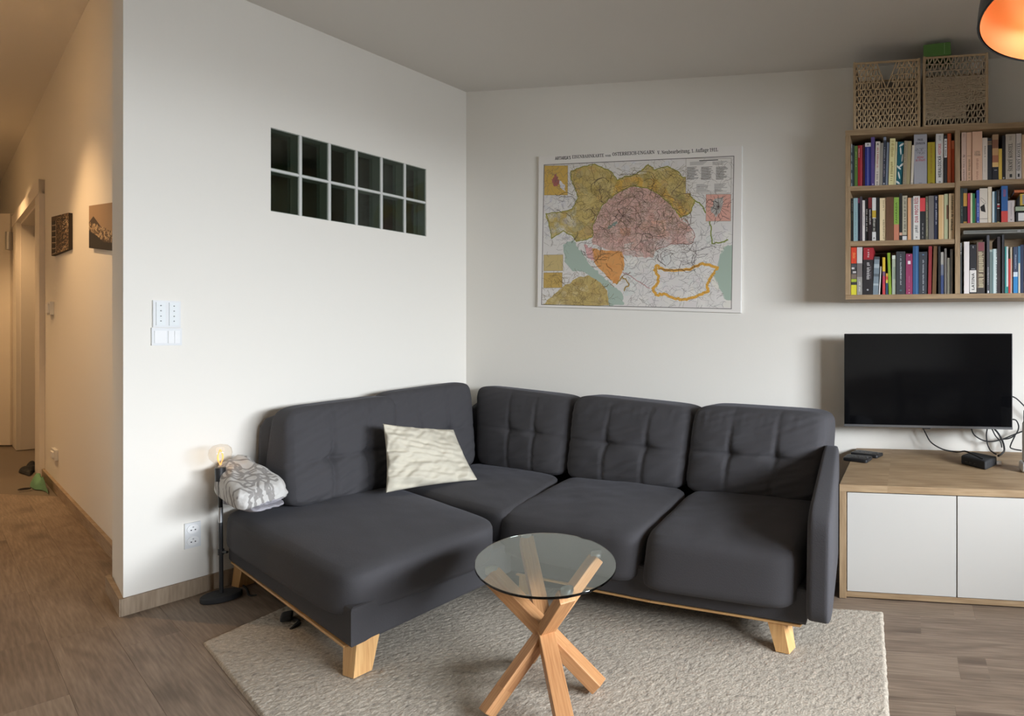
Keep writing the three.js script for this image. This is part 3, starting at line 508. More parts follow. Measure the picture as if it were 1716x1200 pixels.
// ---------------------------------------------------------------- railway map on the wall
{
  const CW = 1600, CHh = 1200;
  const top = X => 120 - 68 * (X - 75) / 1335, bot = X => 1088 + 57 * (X - 60) / 1340;
  const mp = (X, Y) => [(X - 68) / 1336 * CW, (Y - top(X)) / (bot(X) - top(X)) * CHh];
  const tx = canvasTex(CW, CHh, g => {
    g.fillStyle = '#e9e3db'; g.fillRect(0, 0, CW, CHh);
    const path = (pts, close = true) => { g.beginPath(); pts.forEach(([x, y], i) => { const [a, b] = mp(x, y); i ? g.lineTo(a, b) : g.moveTo(a, b); }); if (close) g.closePath(); };
    const wig = (pts, n = 5, amp = 7) => { const o = []; for (let i = 0; i < pts.length; i++) { const a = pts[i], b = pts[(i + 1) % pts.length]; for (let k = 0; k < n; k++) { const t = k / n; o.push([lerp(a[0], b[0], t) + (k ? rr(-amp, amp) : 0), lerp(a[1], b[1], t) + (k ? rr(-amp, amp) : 0)]); } } return o; };
    const fill = (pts, c) => { path(wig(pts)); g.fillStyle = c; g.fill(); };
    const frame = [[105, 175], [1355, 122], [1345, 1118], [95, 1075]];
    path(frame); g.fillStyle = '#dcd6cf'; g.fill();
    g.save(); path(frame); g.clip();
    const austria = [[290, 215], [360, 190], [450, 170], [560, 220], [600, 275], [650, 250], [700, 245], [760, 215], [805, 175], [850, 210], [930, 185], [1000, 220], [1030, 260], [1075, 265], [1080, 380], [1110, 410], [1080, 490], [1020, 520], [990, 480], [960, 440], [880, 370], [800, 325], [690, 315], [600, 360], [540, 400], [500, 440], [470, 500], [440, 560], [440, 640], [380, 660], [330, 670], [310, 640], [240, 600], [160, 650], [150, 590], [120, 490], [220, 480], [300, 460], [340, 380], [320, 330], [290, 270]];
    const hungary = [[690, 315], [800, 325], [880, 370], [960, 440], [1010, 520], [1060, 560], [1110, 640], [1090, 690], [960, 690], [860, 730], [840, 780], [720, 770], [650, 760], [560, 730], [440, 690], [440, 560], [470, 500], [520, 420], [600, 360]];
    const bosnia = [[430, 720], [500, 725], [640, 740], [655, 830], [640, 870], [600, 950], [560, 920], [500, 860], [450, 800]];
    const adria = [[240, 690], [310, 660], [330, 700], [380, 760], [430, 830], [500, 890], [570, 960], [640, 1010], [650, 1085], [550, 1090], [540, 980], [470, 930], [400, 880], [340, 860], [300, 855], [250, 800]];
    const black = [[1340, 700], [1350, 1060], [1300, 1055], [1260, 960], [1230, 900], [1260, 840], [1270, 760], [1300, 710]];
    const bulg = [[870, 830], [850, 860], [880, 900], [870, 950], [840, 980], [860, 1020], [930, 1020], [990, 1050], [1060, 1055], [1130, 1030], [1200, 1000], [1190, 960], [1220, 900], [1260, 850], [1160, 820], [1080, 860], [980, 865], [880, 850]];
    fill(austria, '#c4ac6a'); fill([[600, 280], [700, 255], [860, 270], [1000, 420], [1070, 490], [1010, 520], [930, 400], [800, 320], [690, 310], [560, 380]], '#d2a750'); fill(hungary, '#d2ab9f');
    fill([[830, 540], [920, 530], [930, 600], [880, 640], [820, 600]], '#dcab93'); fill([[620, 590], [690, 580], [690, 630], [630, 640]], '#d79c82');
    fill(adria, '#a9b7a8'); fill(black, '#a7b6a6'); fill(bosnia, '#dc9c5c'); fill([[380, 690], [440, 715], [455, 800], [410, 780]], '#dba9a4'); fill([[540, 575], [600, 535], [610, 555], [550, 590]], '#8c9c93');
    fill([[130, 1050], [220, 980], [330, 910], [420, 890], [480, 930], [540, 990], [555, 1085], [110, 1080]], '#bda568');
    const dapple = (pts, n, cols, rmin, rmax) => { g.save(); path(pts); g.clip(); const xs = pts.map(q => q[0]), ys = pts.map(q => q[1]); for (let k = 0; k < n; k++) { const [a, b] = mp(rr(Math.min(...xs), Math.max(...xs)), rr(Math.min(...ys), Math.max(...ys))); g.globalAlpha = rr(0.12, 0.34); g.fillStyle = cols[Math.floor(rnd() * cols.length)]; g.beginPath(); g.ellipse(a, b, rr(rmin, rmax), rr(rmin, rmax) * 0.8, rr(0, 3), 0, 7); g.fill(); } g.restore(); };
    dapple(austria, 260, ['#a58d49', '#d0ad57', '#b09a66', '#8f8448', '#c98e4d', '#d9c994', '#9d9a8a'], 14, 60); dapple(hungary, 300, ['#b98579', '#dcb9ab', '#b49c8c', '#cfa79d', '#a68c7d', '#d9a088', '#c4b4a6'], 12, 50); dapple(bosnia, 40, ['#e6a866', '#c97f3c', '#d8a060'], 12, 40);
    dapple([[110, 1080], [130, 1050], [330, 910], [420, 890], [540, 990], [555, 1085]], 110, ['#8f7c4a', '#d0b46c', '#d9cdb0', '#a88a4c', '#b09a70'], 10, 36); dapple([[105, 375], [330, 375], [330, 660], [105, 660]], 60, ['#b9b6c4', '#cfd2cc', '#e6e2de'], 14, 40); dapple([[650, 690], [1340, 560], [1340, 1110], [650, 1090]], 120, ['#ece7df', '#cdd3cb', '#d8cccc', '#e8e2d0'], 14, 60); dapple([[560, 160], [1050, 140], [1050, 200], [560, 260]], 30, ['#cfd2da', '#e4e0dc'], 14, 40);
    const strokeP = (pts, c, w, close = false, amp = 5) => { path(wig(pts, 5, amp).slice(0, close ? undefined : -5), close); g.strokeStyle = c; g.lineWidth = w; g.lineJoin = 'round'; g.stroke(); };
    strokeP(austria, '#8d8a3a', 7, true, 4); strokeP(bulg, '#dda545', 20, true, 6); strokeP([[880, 850], [980, 865], [1080, 860], [1160, 820]], '#8a5f30', 6);
    strokeP([[1110, 410], [1150, 440], [1200, 520], [1215, 600], [1220, 690], [1290, 680], [1330, 665]], '#7f8a3c', 9); strokeP([[600, 950], [640, 900], [685, 950], [640, 1000]], '#a8853e', 9);
    strokeP([[640, 870], [700, 900], [760, 940], [840, 990]], '#b98a86', 6); strokeP([[860, 730], [960, 690], [1090, 690], [1110, 640], [1060, 540], [1010, 520]], '#9c6a60', 5);
    // insets
    const rect = (x0, y0, x1, y1, c) => { path([[x0, y0], [x1, y0], [x1, y1], [x0, y1]]); g.fillStyle = c; g.fill(); g.strokeStyle = '#857a68'; g.lineWidth = 2; g.stroke(); };
    rect(108, 180, 268, 370, '#d0aa57'); rect(108, 755, 240, 858, '#c7b078'); rect(108, 870, 236, 968, '#c3a25a'); rect(1180, 370, 1337, 545, '#dba594');
    fill([[160, 270], [190, 235], [215, 280], [200, 320], [170, 310]], '#a8655c'); fill([[200, 250], [240, 300], [255, 350], [215, 320]], '#d9d3d3'); fill([[1235, 400], [1290, 390], [1275, 480], [1240, 520], [1210, 470]], '#b9b4ac');
    // legend
    rect(1050, 136, 1338, 362, '#e0dad2'); g.fillStyle = '#4d4843';
    const ln = (x, y, w, h) => { const [a, b] = mp(x, y); g.fillRect(a, b, w * 1.2, h); };
    ln(1135, 148, 120, 6); for (let k = 0; k < 4; k++) { ln(1075, 160 + k * 6, 110 - k * 8, 1.5); ln(1220, 158 + k * 6, 90 - k * 10, 1.5); }
    for (const x of [1056, 1148, 1242]) for (let k = 0; k < 17; k++) ln(x, 192 + k * 5, rr(45, 76), 2.4);
    for (let k = 0; k < 9; k++) { ln(1118, 305 + k * 6, rr(40, 100), 1.8); ln(1232, 303 + k * 6, rr(30, 90), 1.8); }
    // railways and relief strokes
    const web = (n, x0, x1, y0, y1, len, c, w) => { g.strokeStyle = c; for (let k = 0; k < n; k++) { let x = rr(x0, x1), y = rr(y0, y1), a = rr(0, 6.28); g.lineWidth = w * rr(0.6, 1.4); g.beginPath(); g.moveTo(...mp(x, y)); for (let i = 0; i < len; i++) { a += rr(-0.6, 0.6); x += Math.cos(a) * 9; y += Math.sin(a) * 8; g.lineTo(...mp(x, y)); } g.stroke(); } };
    web(900, 105, 1345, 150, 1100, 5, 'rgba(90,78,66,0.42)', 2.0); web(900, 440, 1090, 330, 760, 5, 'rgba(92,72,60,0.5)', 2.2); web(500, 290, 1080, 190, 640, 5, 'rgba(92,78,44,0.45)', 2.2); web(260, 300, 1080, 200, 620, 6, 'rgba(86,72,36,0.5)', 2.2); web(300, 660, 1340, 560, 1100, 6, 'rgba(90,84,80,0.5)', 1.9); web(160, 110, 560, 880, 1080, 6, 'rgba(96,76,42,0.55)', 2.2); web(120, 110, 330, 180, 660, 5, 'rgba(110,102,110,0.5)', 2);
    web(60, 300, 1100, 220, 780, 16, 'rgba(60,46,38,0.75)', 3); web(24, 860, 1220, 720, 860, 12, 'rgba(70,60,56,0.7)', 3); web(14, 440, 650, 720, 930, 8, 'rgba(90,56,26,0.8)', 3.6); web(16, 1185, 1335, 375, 540, 6, 'rgba(60,54,50,0.75)', 3);
    for (let k = 0; k < 16; k++) { const a = k / 16 * 6.28; g.strokeStyle = 'rgba(60,44,40,0.7)'; g.lineWidth = 2.4; path([[640, 508], [640 + Math.cos(a) * 70 + rr(-14, 14), 508 + Math.sin(a) * 60 + rr(-14, 14)]], false); g.stroke(); path([[1258, 452], [1258 + Math.cos(a) * 74, 452 + Math.sin(a) * 74]], false); g.stroke(); }
    fill(adria.slice(1, 7).concat([[480, 930], [400, 870], [330, 850], [255, 800]]), '#a9b7a8'); fill(black.map(([x, y]) => [x + 6, y]), '#a7b6a6');
    g.restore();
    path(frame); g.strokeStyle = '#5b544d'; g.lineWidth = 4.5; g.stroke();
    // title
    g.save(); g.fillStyle = '#2a2522'; g.textBaseline = 'middle';
    const word = (s, x0, x1, yy, size, font) => { const [a, b] = mp(x0, yy), [c] = mp(x1, yy); g.font = `bold ${size}px ${font}`; const w = g.measureText(s).width; g.save(); g.translate(a, b); g.scale((c - a) / w, 1); g.fillText(s, 0, 0); g.restore(); };
    word('ARTARIA’S', 180, 288, 134, 36, 'sans-serif'); word('EISENBAHNKARTE', 296, 512, 124, 34, 'serif'); word('von', 520, 558, 116, 26, 'serif'); word('ÖSTERREICH-UNGARN', 566, 846, 108, 36, 'serif'); word('V. Neubearbeitung, 1. Auflage 1911.', 864, 1256, 98, 36, 'serif');
    g.font = '9px serif'; g.restore();
    for (let k = 0; k < 5; k++) { g.fillStyle = 'rgba(70,64,58,0.55)'; const [a, b] = mp(120 + k * 260, 1092 + k * 11); g.fillRect(a, b, 120, 2.5); }
  });
  const z = -D + 0.022, TL = V(-2.425, 2.412, z), TR = V(-1.035, 2.422, z), BR = V(-1.042, 1.362, z), BL = V(-2.434, 1.412, z);
  const N = 12, pos = [], uv = [], idx = [], q = V(0, 0, 0);
  for (let j = 0; j <= N; j++) for (let i = 0; i <= N; i++) { const a = i / N, b = j / N; q.set(0, 0, 0).addScaledVector(BL, (1 - a) * (1 - b)).addScaledVector(BR, a * (1 - b)).addScaledVector(TR, a * b).addScaledVector(TL, (1 - a) * b); pos.push(q.x, q.y, q.z); uv.push(a, b); }
  for (let j = 0; j < N; j++) for (let i = 0; i < N; i++) { const k = j * (N + 1) + i; idx.push(k, k + 1, k + N + 2, k, k + N + 2, k + N + 1); }
  const g = new THREE.BufferGeometry(); g.setAttribute('position', new THREE.Float32BufferAttribute(pos, 3)); g.setAttribute('uv', new THREE.Float32BufferAttribute(uv, 2)); g.setIndex(idx); g.computeVertexNormals();
  const t = thing('wall_map', 'large printed railway map on a white canvas above the sofa', 'map', V(-1.73, 1.362, -D));
  const b = v => v.clone().setZ(-D + 0.001), f = v => v.clone().setZ(z - 0.0005);
  part('canvas', hexa([b(BL), f(BL), f(BR), b(BR), b(TL), f(TL), f(TR), b(TR)]), std(lin(0.8, 0.78, 0.75), 0.9), t);
  part('print', g, std(0xffffff, 0.85, { map: tx }), t);
}

// ---------------------------------------------------------------- bookshelf
const SZ = -D + 0.31;                        // front plane of the shelf
const SX = px => onZ(px, 360, SZ).x, SYs = (CY => y => EYE + (CY - y) * 0.003342)(CY);
const shelfBays = {};
{
  const t = thing('bookshelf', 'oak wall bookshelf with two bays full of books above the television', 'shelf', V(SX(1600), SYs(500), -D));
  const z0 = -D + 0.001, x0 = SX(1416.5), x1 = SX(1800), th = 0.028;
  const B = (n, a, b, c, d, e = z0, f = SZ, along = 'x') => part(n, boxAt(a, b, c, d, e, f, 0.0015, along), M.oak, t);
  B('top_board', x0, x1, SYs(222), SYs(213)); B('bottom_board', x0, x1, SYs(501), SYs(493)); B('side_panel', x0, x0 + th, SYs(493), SYs(222), z0, SZ, 'y'); B('side_panel', x1 - th, x1, SYs(493), SYs(222), z0, SZ, 'y');
  const d0 = SX(1600.5), d1 = SX(1609); B('divider', d0, d1, SYs(493), SYs(222), z0, SZ, 'y');
  B('shelf_board', x0 + th, d0, SYs(316), SYs(308), z0, SZ - 0.004); B('shelf_board', x0 + th, d0, SYs(410), SYs(401.5), z0, SZ - 0.004); B('shelf_board', d1, x1 - th, SYs(314), SYs(305.5), z0, SZ - 0.004); B('shelf_board', d1, x1 - th, SYs(383.5), SYs(376), z0, SZ - 0.004);
  B('back_panel', x0 + th, d0, SYs(493), SYs(222), z0, z0 + 0.006); B('back_panel', d1, x1 - th, SYs(493), SYs(222), z0, z0 + 0.006);
}
// books: [x0, x1, topY, colour, description, options] in pixels of the photograph
function bookRow(list0, baseY, where, group, [lx, hx, ly]) {
  const list = list0.map(b => [Math.max(b[0], lx), Math.min(b[1], hx), Math.max(b[2], ly + ((b[5] || {}).lean ? 1 : 0)), ...b.slice(3)]);
  const floorY = SYs(baseY) + 0.0005; const total = list.reduce((s, b) => s + (b[1] - b[0]) + 1, 0), K = 2000 / total; let cur = 2;
  const cells = list.map(b => { const w = (b[1] - b[0]) * K, c = [cur, w]; cur += w + K; return c; });
  const tx = canvasTex(2048, 512, g => {
    list.forEach((b, i) => {
      const [x, w] = cells[i], o = b[5] || {}; g.fillStyle = b[3]; g.fillRect(x - K / 2, 0, w + K, 512);
      for (const [f0, f1, c, a = 0, e = 1] of o.bands || []) { g.fillStyle = c; g.fillRect(x + a * w - (a ? 0 : K / 2), f0 * 512, (e - a) * w + (e < 1 || a ? 0 : K), (f1 - f0) * 512); }
      for (const [s, c, f0, f1, sc = 0.62, font = 'sans-serif', off = 0.5] of o.text || []) { g.save(); g.fillStyle = c; g.translate(x + w * off, f1 * 512); g.rotate(-Math.PI / 2); g.font = `bold ${Math.round(w * sc * 1.25)}px ${font}`; g.textBaseline = 'middle'; const m = g.measureText(s).width; g.scale((f1 - f0) * 512 / m, 1); g.fillText(s, 0, 0); g.restore(); }
      for (const [s, c, f, wd = 0.7, hgt = 0.06] of o.htext || []) { g.save(); g.fillStyle = c; g.font = `bold ${Math.round(512 * hgt)}px sans-serif`; g.textBaseline = 'middle'; g.textAlign = 'center'; const m = g.measureText(s).width; g.translate(x + w / 2, f * 512); g.scale(w * wd / m, 1); g.fillText(s, 0, 0); g.restore(); }
      for (const [c, f0, f1, wd = 0.4, off = 0.5] of o.faux || []) { g.fillStyle = c; let y = f0 * 512; while (y < f1 * 512) { const l = rr(4, 13); g.fillRect(x + w * (off - wd / 2) + rr(0, w * wd * 0.15), y, w * wd * rr(0.7, 1), l * 0.62); y += l + (rnd() < 0.12 ? 14 : 2); } }
      if (o.draw) o.draw(g, x, w);
    });
  });
  const mat = std(0xffffff, 0.55, { map: tx }), pages = std(lin(0.62, 0.57, 0.47), 0.9);
  list.forEach((b, i) => {
    const o = b[5] || {}, [x, w] = cells[i]; const X0 = SX(b[0]) + 0.0003, X1 = SX(b[1]) - 0.0003, wd = X1 - X0, ht = SYs(b[2]) - floorY, dp = o.depth || clamp(ht * 0.68, 0.1, 0.2), zf = SZ - 0.022 - (o.back || rr(0, 0.012));
    const cov = Math.min(0.0022, wd * 0.18);
    const raw = (a0, a1, y0, y1, q0, q1) => { const g = new THREE.BoxGeometry(a1 - a0, y1 - y0, q1 - q0).toNonIndexed(); g.translate((a0 + a1) / 2, (y0 + y1) / 2, (q0 + q1) / 2); return g; };
    const cg = mergeGeometries([raw(0, wd, 0, ht, dp - cov, dp), raw(0, cov, 0, ht, 0, dp - cov), raw(wd - cov, wd, 0, ht, 0, dp - cov)]);
    const P = cg.attributes.position, N = cg.attributes.normal, U = cg.attributes.uv;
    for (let k = 0; k < P.count; k++) { const fx = Math.abs(N.getX(k)) > 0.5 ? (N.getX(k) > 0 ? 0.97 : 0.03) : clamp(P.getX(k) / wd, 0.02, 0.98); U.setXY(k, (x + fx * w) / 2048, clamp(P.getY(k) / ht, 0.01, 0.99)); }
    const pg = raw(cov, wd - cov, 0.003, ht - 0.004, 0.002, dp - cov);
    const t = new THREE.Group(); t.name = numbered('book'); t.userData = { label: b[4] + ', ' + where, category: 'book', group }; t.position.set(X0, floorY, zf - dp);
    if (o.lean) { const a = Math.atan2(o.lean, baseY - b[2]); t.rotation.z = -a; if (a < 0) { t.position.x += 0; } if (a > 0) t.position.y += Math.sin(a) * wd; }
    const mk = (n, g, m) => { const q = shadowed(new THREE.Mesh(g, m)); q.name = n; t.add(q); }; mk('cover', cg, mat); mk('pages', pg, pages); scene.add(t);
  });
}
const zr = (ox, oy, k) => rows => rows.map(([a, b, y, c, d, o]) => [ox + a / k, ox + b / k, oy + y / k, c, d, o]);
const GB = 'books on the wall shelf';
bookRow(zr(1416, 210, 8.845)([
  [72, 98, 215, '#9aa5a8', 'slim grey-white paperback with dark zigzag print', { bands: [[0, 0.1, '#c2c8c8'], [0.2, 0.27, '#4d5a63'], [0.4, 0.46, '#4d5a63'], [0.6, 0.67, '#4d5a63'], [0.82, 0.9, '#4d5a63']] }],
  [99, 133, 225, '#3d4649', 'dark slate hardback beside the zigzag paperback'], [134, 182, 240, '#5c7b39', 'green clothbound volume', { faux: [['#cfd3a0', 0.15, 0.5, 0.2]] }],
  [184, 258, 235, '#a61f2b', 'red hardback with a pale stripe', { bands: [[0, 1, '#c2505a', 0.6, 0.82]], faux: [['#e8d8d0', 0.08, 0.3, 0.22, 0.25]] }], [260, 288, 225, '#3c1522', 'thin maroon volume'],
  [292, 380, 205, '#262f80', 'navy blue paperback with a white top label', { bands: [[0, 0.1, '#e2dfe0'], [0.12, 1, '#7f86c0', 0.42, 0.56]], htext: [['A', '#222222', 0.05, 0.3]] }], [382, 436, 125, '#5c4b88', 'tall purple book', { htext: [['o', '#ddd6ea', 0.95, 0.3, 0.05]] }],
  [438, 505, 195, '#dbd1c4', 'leaning cream paperback with red lettering', { lean: 1.6, faux: [['#b8645c', 0.15, 0.62, 0.4], ['#776c66', 0.68, 0.95, 0.4]], htext: [['A', '#222222', 0.07, 0.5]] }], [507, 552, 215, '#9c978d', 'grey-beige paperback', { lean: 1.6 }],
  [554, 596, 125, '#3b4150', 'tall blue-black book with white publisher mark', { lean: 1.6, bands: [[0.02, 0.08, '#8d96a8']], faux: [['#c8c6cc', 0.22, 0.5, 0.3], ['#d0b8c0', 0.56, 0.8, 0.3]], htext: [['o', '#ffffff', 0.94, 0.5]] }], [598, 640, 210, '#808a9b', 'blue-grey slim book', { lean: 2.4 }],
  [642, 724, 160, '#e6dca2', 'pale yellow paperback with faint lettering', { lean: 2.6, faux: [['#b39c56', 0.06, 0.4, 0.5], ['#8e7a3c', 0.5, 0.9, 0.45]] }], [726, 754, 205, '#ddd3ac', 'thin buff pamphlet', { lean: 2.6 }],
  [756, 852, 210, '#14616e', 'teal volume patterned with white leaves', { lean: 3, draw: (g, x, w) => { g.fillStyle = '#e6e9e4'; for (const [a, b, r] of [[0.6, 40, -0.4], [0.5, 110, 1.4], [0.8, 190, 1.7], [0.3, 300, 0.5], [0.4, 390, 1.2], [0.2, 470, 0.4], [0.75, 270, -0.5]]) { g.save(); g.translate(x + a * w, b); g.rotate(r); g.beginPath(); g.ellipse(0, 0, 46, 13, 0, 0, 7); g.fill(); g.restore(); } } }],
  [854, 908, 205, '#a6977d', 'beige dotted spine', { lean: 3, faux: [['#5e5040', 0.03, 0.97, 0.2, 0.35]] }], [908, 962, 210, '#aa9c74', 'tan clothbound volume', { lean: 3 }], [972, 1010, 275, '#ded2bf', 'short cream paperback leaning on the tan volume', { lean: 2.6, htext: [['+', '#333333', 0.95, 0.6]] }],
  [1022, 1218, 115, '#a8a7ad', 'very thick grey history book', { htext: [['PAUL', '#2e2c30', 0.115, 0.42, 0.06], ['JOHNSON', '#2e2c30', 0.185, 0.7, 0.06], ['DĚJINY', '#b03c40', 0.46, 0.5, 0.05], ['20. STOLETÍ', '#b03c40', 0.515, 0.72, 0.05], ['ROZMLUVY', '#55535a', 0.96, 0.25, 0.02]], draw: (g, x, w) => { g.fillStyle = '#77757b'; for (let k = 0; k < 60; k++) g.fillRect(x + w * rr(0.1, 0.85), 512 * rr(0.27, 0.39), rr(4, 18), rr(3, 9)); } }],
  [1228, 1338, 235, '#aa9725', 'mustard yellow hardback', { bands: [[0, 1, '#8f7d1d', 0.44, 0.5]], htext: [['m', '#5a3a20', 0.96, 0.4]], faux: [['#8d4a30', 0.1, 0.75, 0.12]] }], [1352, 1466, 95, '#dad6d1', 'tall white hardback with red and black lettering', { text: [['HISTORIE', '#c04a50', 0.2, 0.42, 0.4], ['HERALDICKÁ', '#33302f', 0.44, 0.86, 0.45]], faux: [['#9c9894', 0.05, 0.13, 0.3]], htext: [['o', '#555555', 0.94, 0.3]] }],
  [1474, 1516, 150, '#2c2a2c', 'black book with a white title patch', { bands: [[0.08, 0.46, '#e0dcd8']], faux: [['#222222', 0.12, 0.44, 0.5]] }], [1524, 1582, 100, '#c55a2c', 'tall orange book', { bands: [[0, 1, '#da8258', 0.5, 0.75]] }], [1586, 1644, 230, '#c34b1f', 'shorter red-orange book', { bands: [[0, 0.2, '#d8744a']] }],
]), 308, 'top row, bay nearer the map', GB, [1425.5, 1600, 223]);
bookRow(zr(1596, 210, 7.06)([
  [112, 170, 70, '#d4b5a4', 'tall pink-beige volume', { faux: [['#8d6f66', 0.55, 0.97, 0.35], ['#a88a80', 0.03, 0.1, 0.4]], htext: [['2', '#6f5850', 0.48, 0.6]] }], [173, 238, 70, '#dab294', 'tall narrow peach volume', { faux: [['#7b6048', 0.55, 0.97, 0.35]], htext: [['~', '#6f5850', 0.48, 0.8]] }],
  [240, 360, 70, '#deb496', 'tall wide peach volume', { htext: [['LETO', '#7a6152', 0.42, 0.5], ['1936', '#7a6152', 0.47, 0.6]], faux: [['#b07a66', 0.55, 0.95, 0.22]] }], [362, 422, 170, '#dccdbe', 'off-white paperback with a handwritten title', { faux: [['#6c625c', 0.2, 0.45, 0.3], ['#b5a294', 0.5, 0.8, 0.15]] }],
  [424, 478, 170, '#2a2b30', 'charcoal paperback with small gold lines', { bands: [[0.08, 0.1, '#9c7f5c'], [0.12, 0.135, '#9c7f5c'], [0.15, 0.165, '#9c7f5c']] }], [482, 556, 130, '#a98a68', 'tan novel fading to a black landscape', { bands: [[0.12, 0.3, '#8a5c44'], [0.3, 0.55, '#c79a6a'], [0.45, 0.6, '#a86a4c'], [0.6, 0.7, '#e0b878'], [0.7, 1, '#26252a']], faux: [['#c8c4c0', 0.76, 0.78, 0.5]] }],
  [558, 598, 300, '#dab54c', 'short bright yellow book'], [600, 636, 150, '#231d1c', 'narrow black book', { htext: [['o', '#eeeeee', 0.93, 0.6]] }],
  [640, 760, 135, '#b4a898', 'thick beige novel with a bold black church title', { text: [['ŠIKMÝ KOSTEL', '#3a342f', 0.2, 0.8, 0.42, 'serif']], bands: [[0.86, 0.93, '#2a2624', 0.4, 0.65]], faux: [['#8d8276', 0.05, 0.14, 0.3]] }], [764, 830, 135, '#c4bab2', 'slimmer pale novel with a bold black church title', { text: [['ŠIKMÝ KOSTEL', '#3a342f', 0.2, 0.8, 0.62, 'serif']], bands: [[0.86, 0.93, '#2a2624', 0.3, 0.65]] }], [832, 900, 150, '#cbaa86', 'tan book past the pale novel', { faux: [['#6e5a44', 0.2, 0.8, 0.3]] }],
]), 305.5, 'top row, bay past the divider', GB, [1609.5, 1780, 223]);
bookRow(zr(1416, 310, 8.845)([
  [72, 118, 150, '#262624', 'black paperback at the side panel', { faux: [['#8a8a84', 0.08, 0.3, 0.35], ['#5c6a52', 0.35, 0.5, 0.5]] }], [120, 184, 150, '#94b1b6', 'light blue paperback', { faux: [['#6f8e96', 0.3, 0.9, 0.2]] }], [186, 214, 150, '#2d3046', 'thin dark blue booklet with a pink top', { bands: [[0, 0.12, '#a8587c']] }], [216, 250, 130, '#4b4149', 'tall plum-grey booklet'],
  [252, 290, 185, '#e2dad4', 'thin white paperback', { faux: [['#9a8f94', 0.3, 0.6, 0.3]] }], [294, 338, 160, '#211f20', 'black paperback with vertical white lettering', { faux: [['#dddad6', 0.25, 0.78, 0.6, 0.6]] }], [340, 394, 150, '#2a1d1e', 'black paperback with a dark red top', { bands: [[0, 0.25, '#7a2a2c']], faux: [['#dddad6', 0.28, 0.6, 0.4, 0.5]] }],
  [398, 456, 150, '#dedcd8', 'white paperback with yellow and black bands', { bands: [[0.3, 0.46, '#c8a83a'], [0.48, 0.78, '#3a3832']], faux: [['#d8d4c8', 0.5, 0.76, 0.5]], htext: [['A', '#222222', 0.92, 0.5]] }], [460, 508, 150, '#222222', 'plain black hardback'],
  [512, 604, 160, '#ead4aa', 'wide cream paperback with sparse lettering', { faux: [['#8c7650', 0.06, 0.3, 0.2, 0.6], ['#6e5a3a', 0.5, 0.95, 0.25, 0.62]] }], [606, 720, 155, '#6c4b34', 'wide plain brown book', { faux: [['#5a3c28', 0.2, 0.5, 0.1]] }], [722, 800, 155, '#90b64f', 'bright green paperback with a salmon foot', { bands: [[0.62, 1, '#cc8468']], text: [['ZAHRADA', '#4c6a24', 0.12, 0.6, 0.4]] }],
  [804, 848, 100, '#2b2a28', 'black ring-bound notebook', { bands: [[0.82, 0.88, '#d8a890']] }], [850, 924, 135, '#bdb49c', 'stone paperback with black side marks and a white foot', { bands: [[0.87, 0.89, '#222222'], [0.89, 1, '#dedcda']], faux: [['#4e4a40', 0.05, 0.82, 0.45]] }], [930, 980, 170, '#e4a475', 'peach paperback', { bands: [[0, 1, '#f0c49c', 0.6, 0.8]] }], [982, 1010, 170, '#8b8b89', 'thin grey paperback'],
  [1012, 1112, 150, '#e0dcd4', 'white paperback with big red capitals', { text: [['DVA PROTI ŘÍŠI', '#a83040', 0.04, 0.6, 0.55], ['JIŘÍ', '#4a4a48', 0.66, 0.82, 0.35]], htext: [['o', '#333333', 0.92, 0.25]] }], [1114, 1194, 175, '#2a2a2c', 'black paperback with a coral red top', { bands: [[0, 0.32, '#dd4c50']], faux: [['#b0aca8', 0.6, 0.95, 0.25]] }],
  [1198, 1240, 155, '#6f6b59', 'olive grey thin book', { faux: [['#c8c0a0', 0.15, 0.9, 0.3]] }], [1242, 1322, 150, '#77716d', 'grey hardback'], [1326, 1386, 145, '#2c3046', 'navy book with white lettering', { faux: [['#cfd0d8', 0.04, 0.1, 0.4], ['#cfd0d8', 0.18, 0.64, 0.3]] }], [1390, 1470, 145, '#dbb47e', 'tan paperback', { bands: [[0, 1, '#e6c79a', 0.7, 0.9]] }], [1476, 1540, 130, '#b6b994', 'pale sage paperback', { bands: [[0.25, 0.55, '#7a5a44', 0.5, 1]] }], [1546, 1626, 130, '#e2c69c', 'cream paperback with black capitals at the divider', { faux: [['#4a4034', 0.06, 0.5, 0.4, 0.6], ['#4a4034', 0.56, 0.82, 0.4, 0.5]] }],
]), 401.5, 'middle row, bay nearer the map', GB, [1425.5, 1600, 317]);
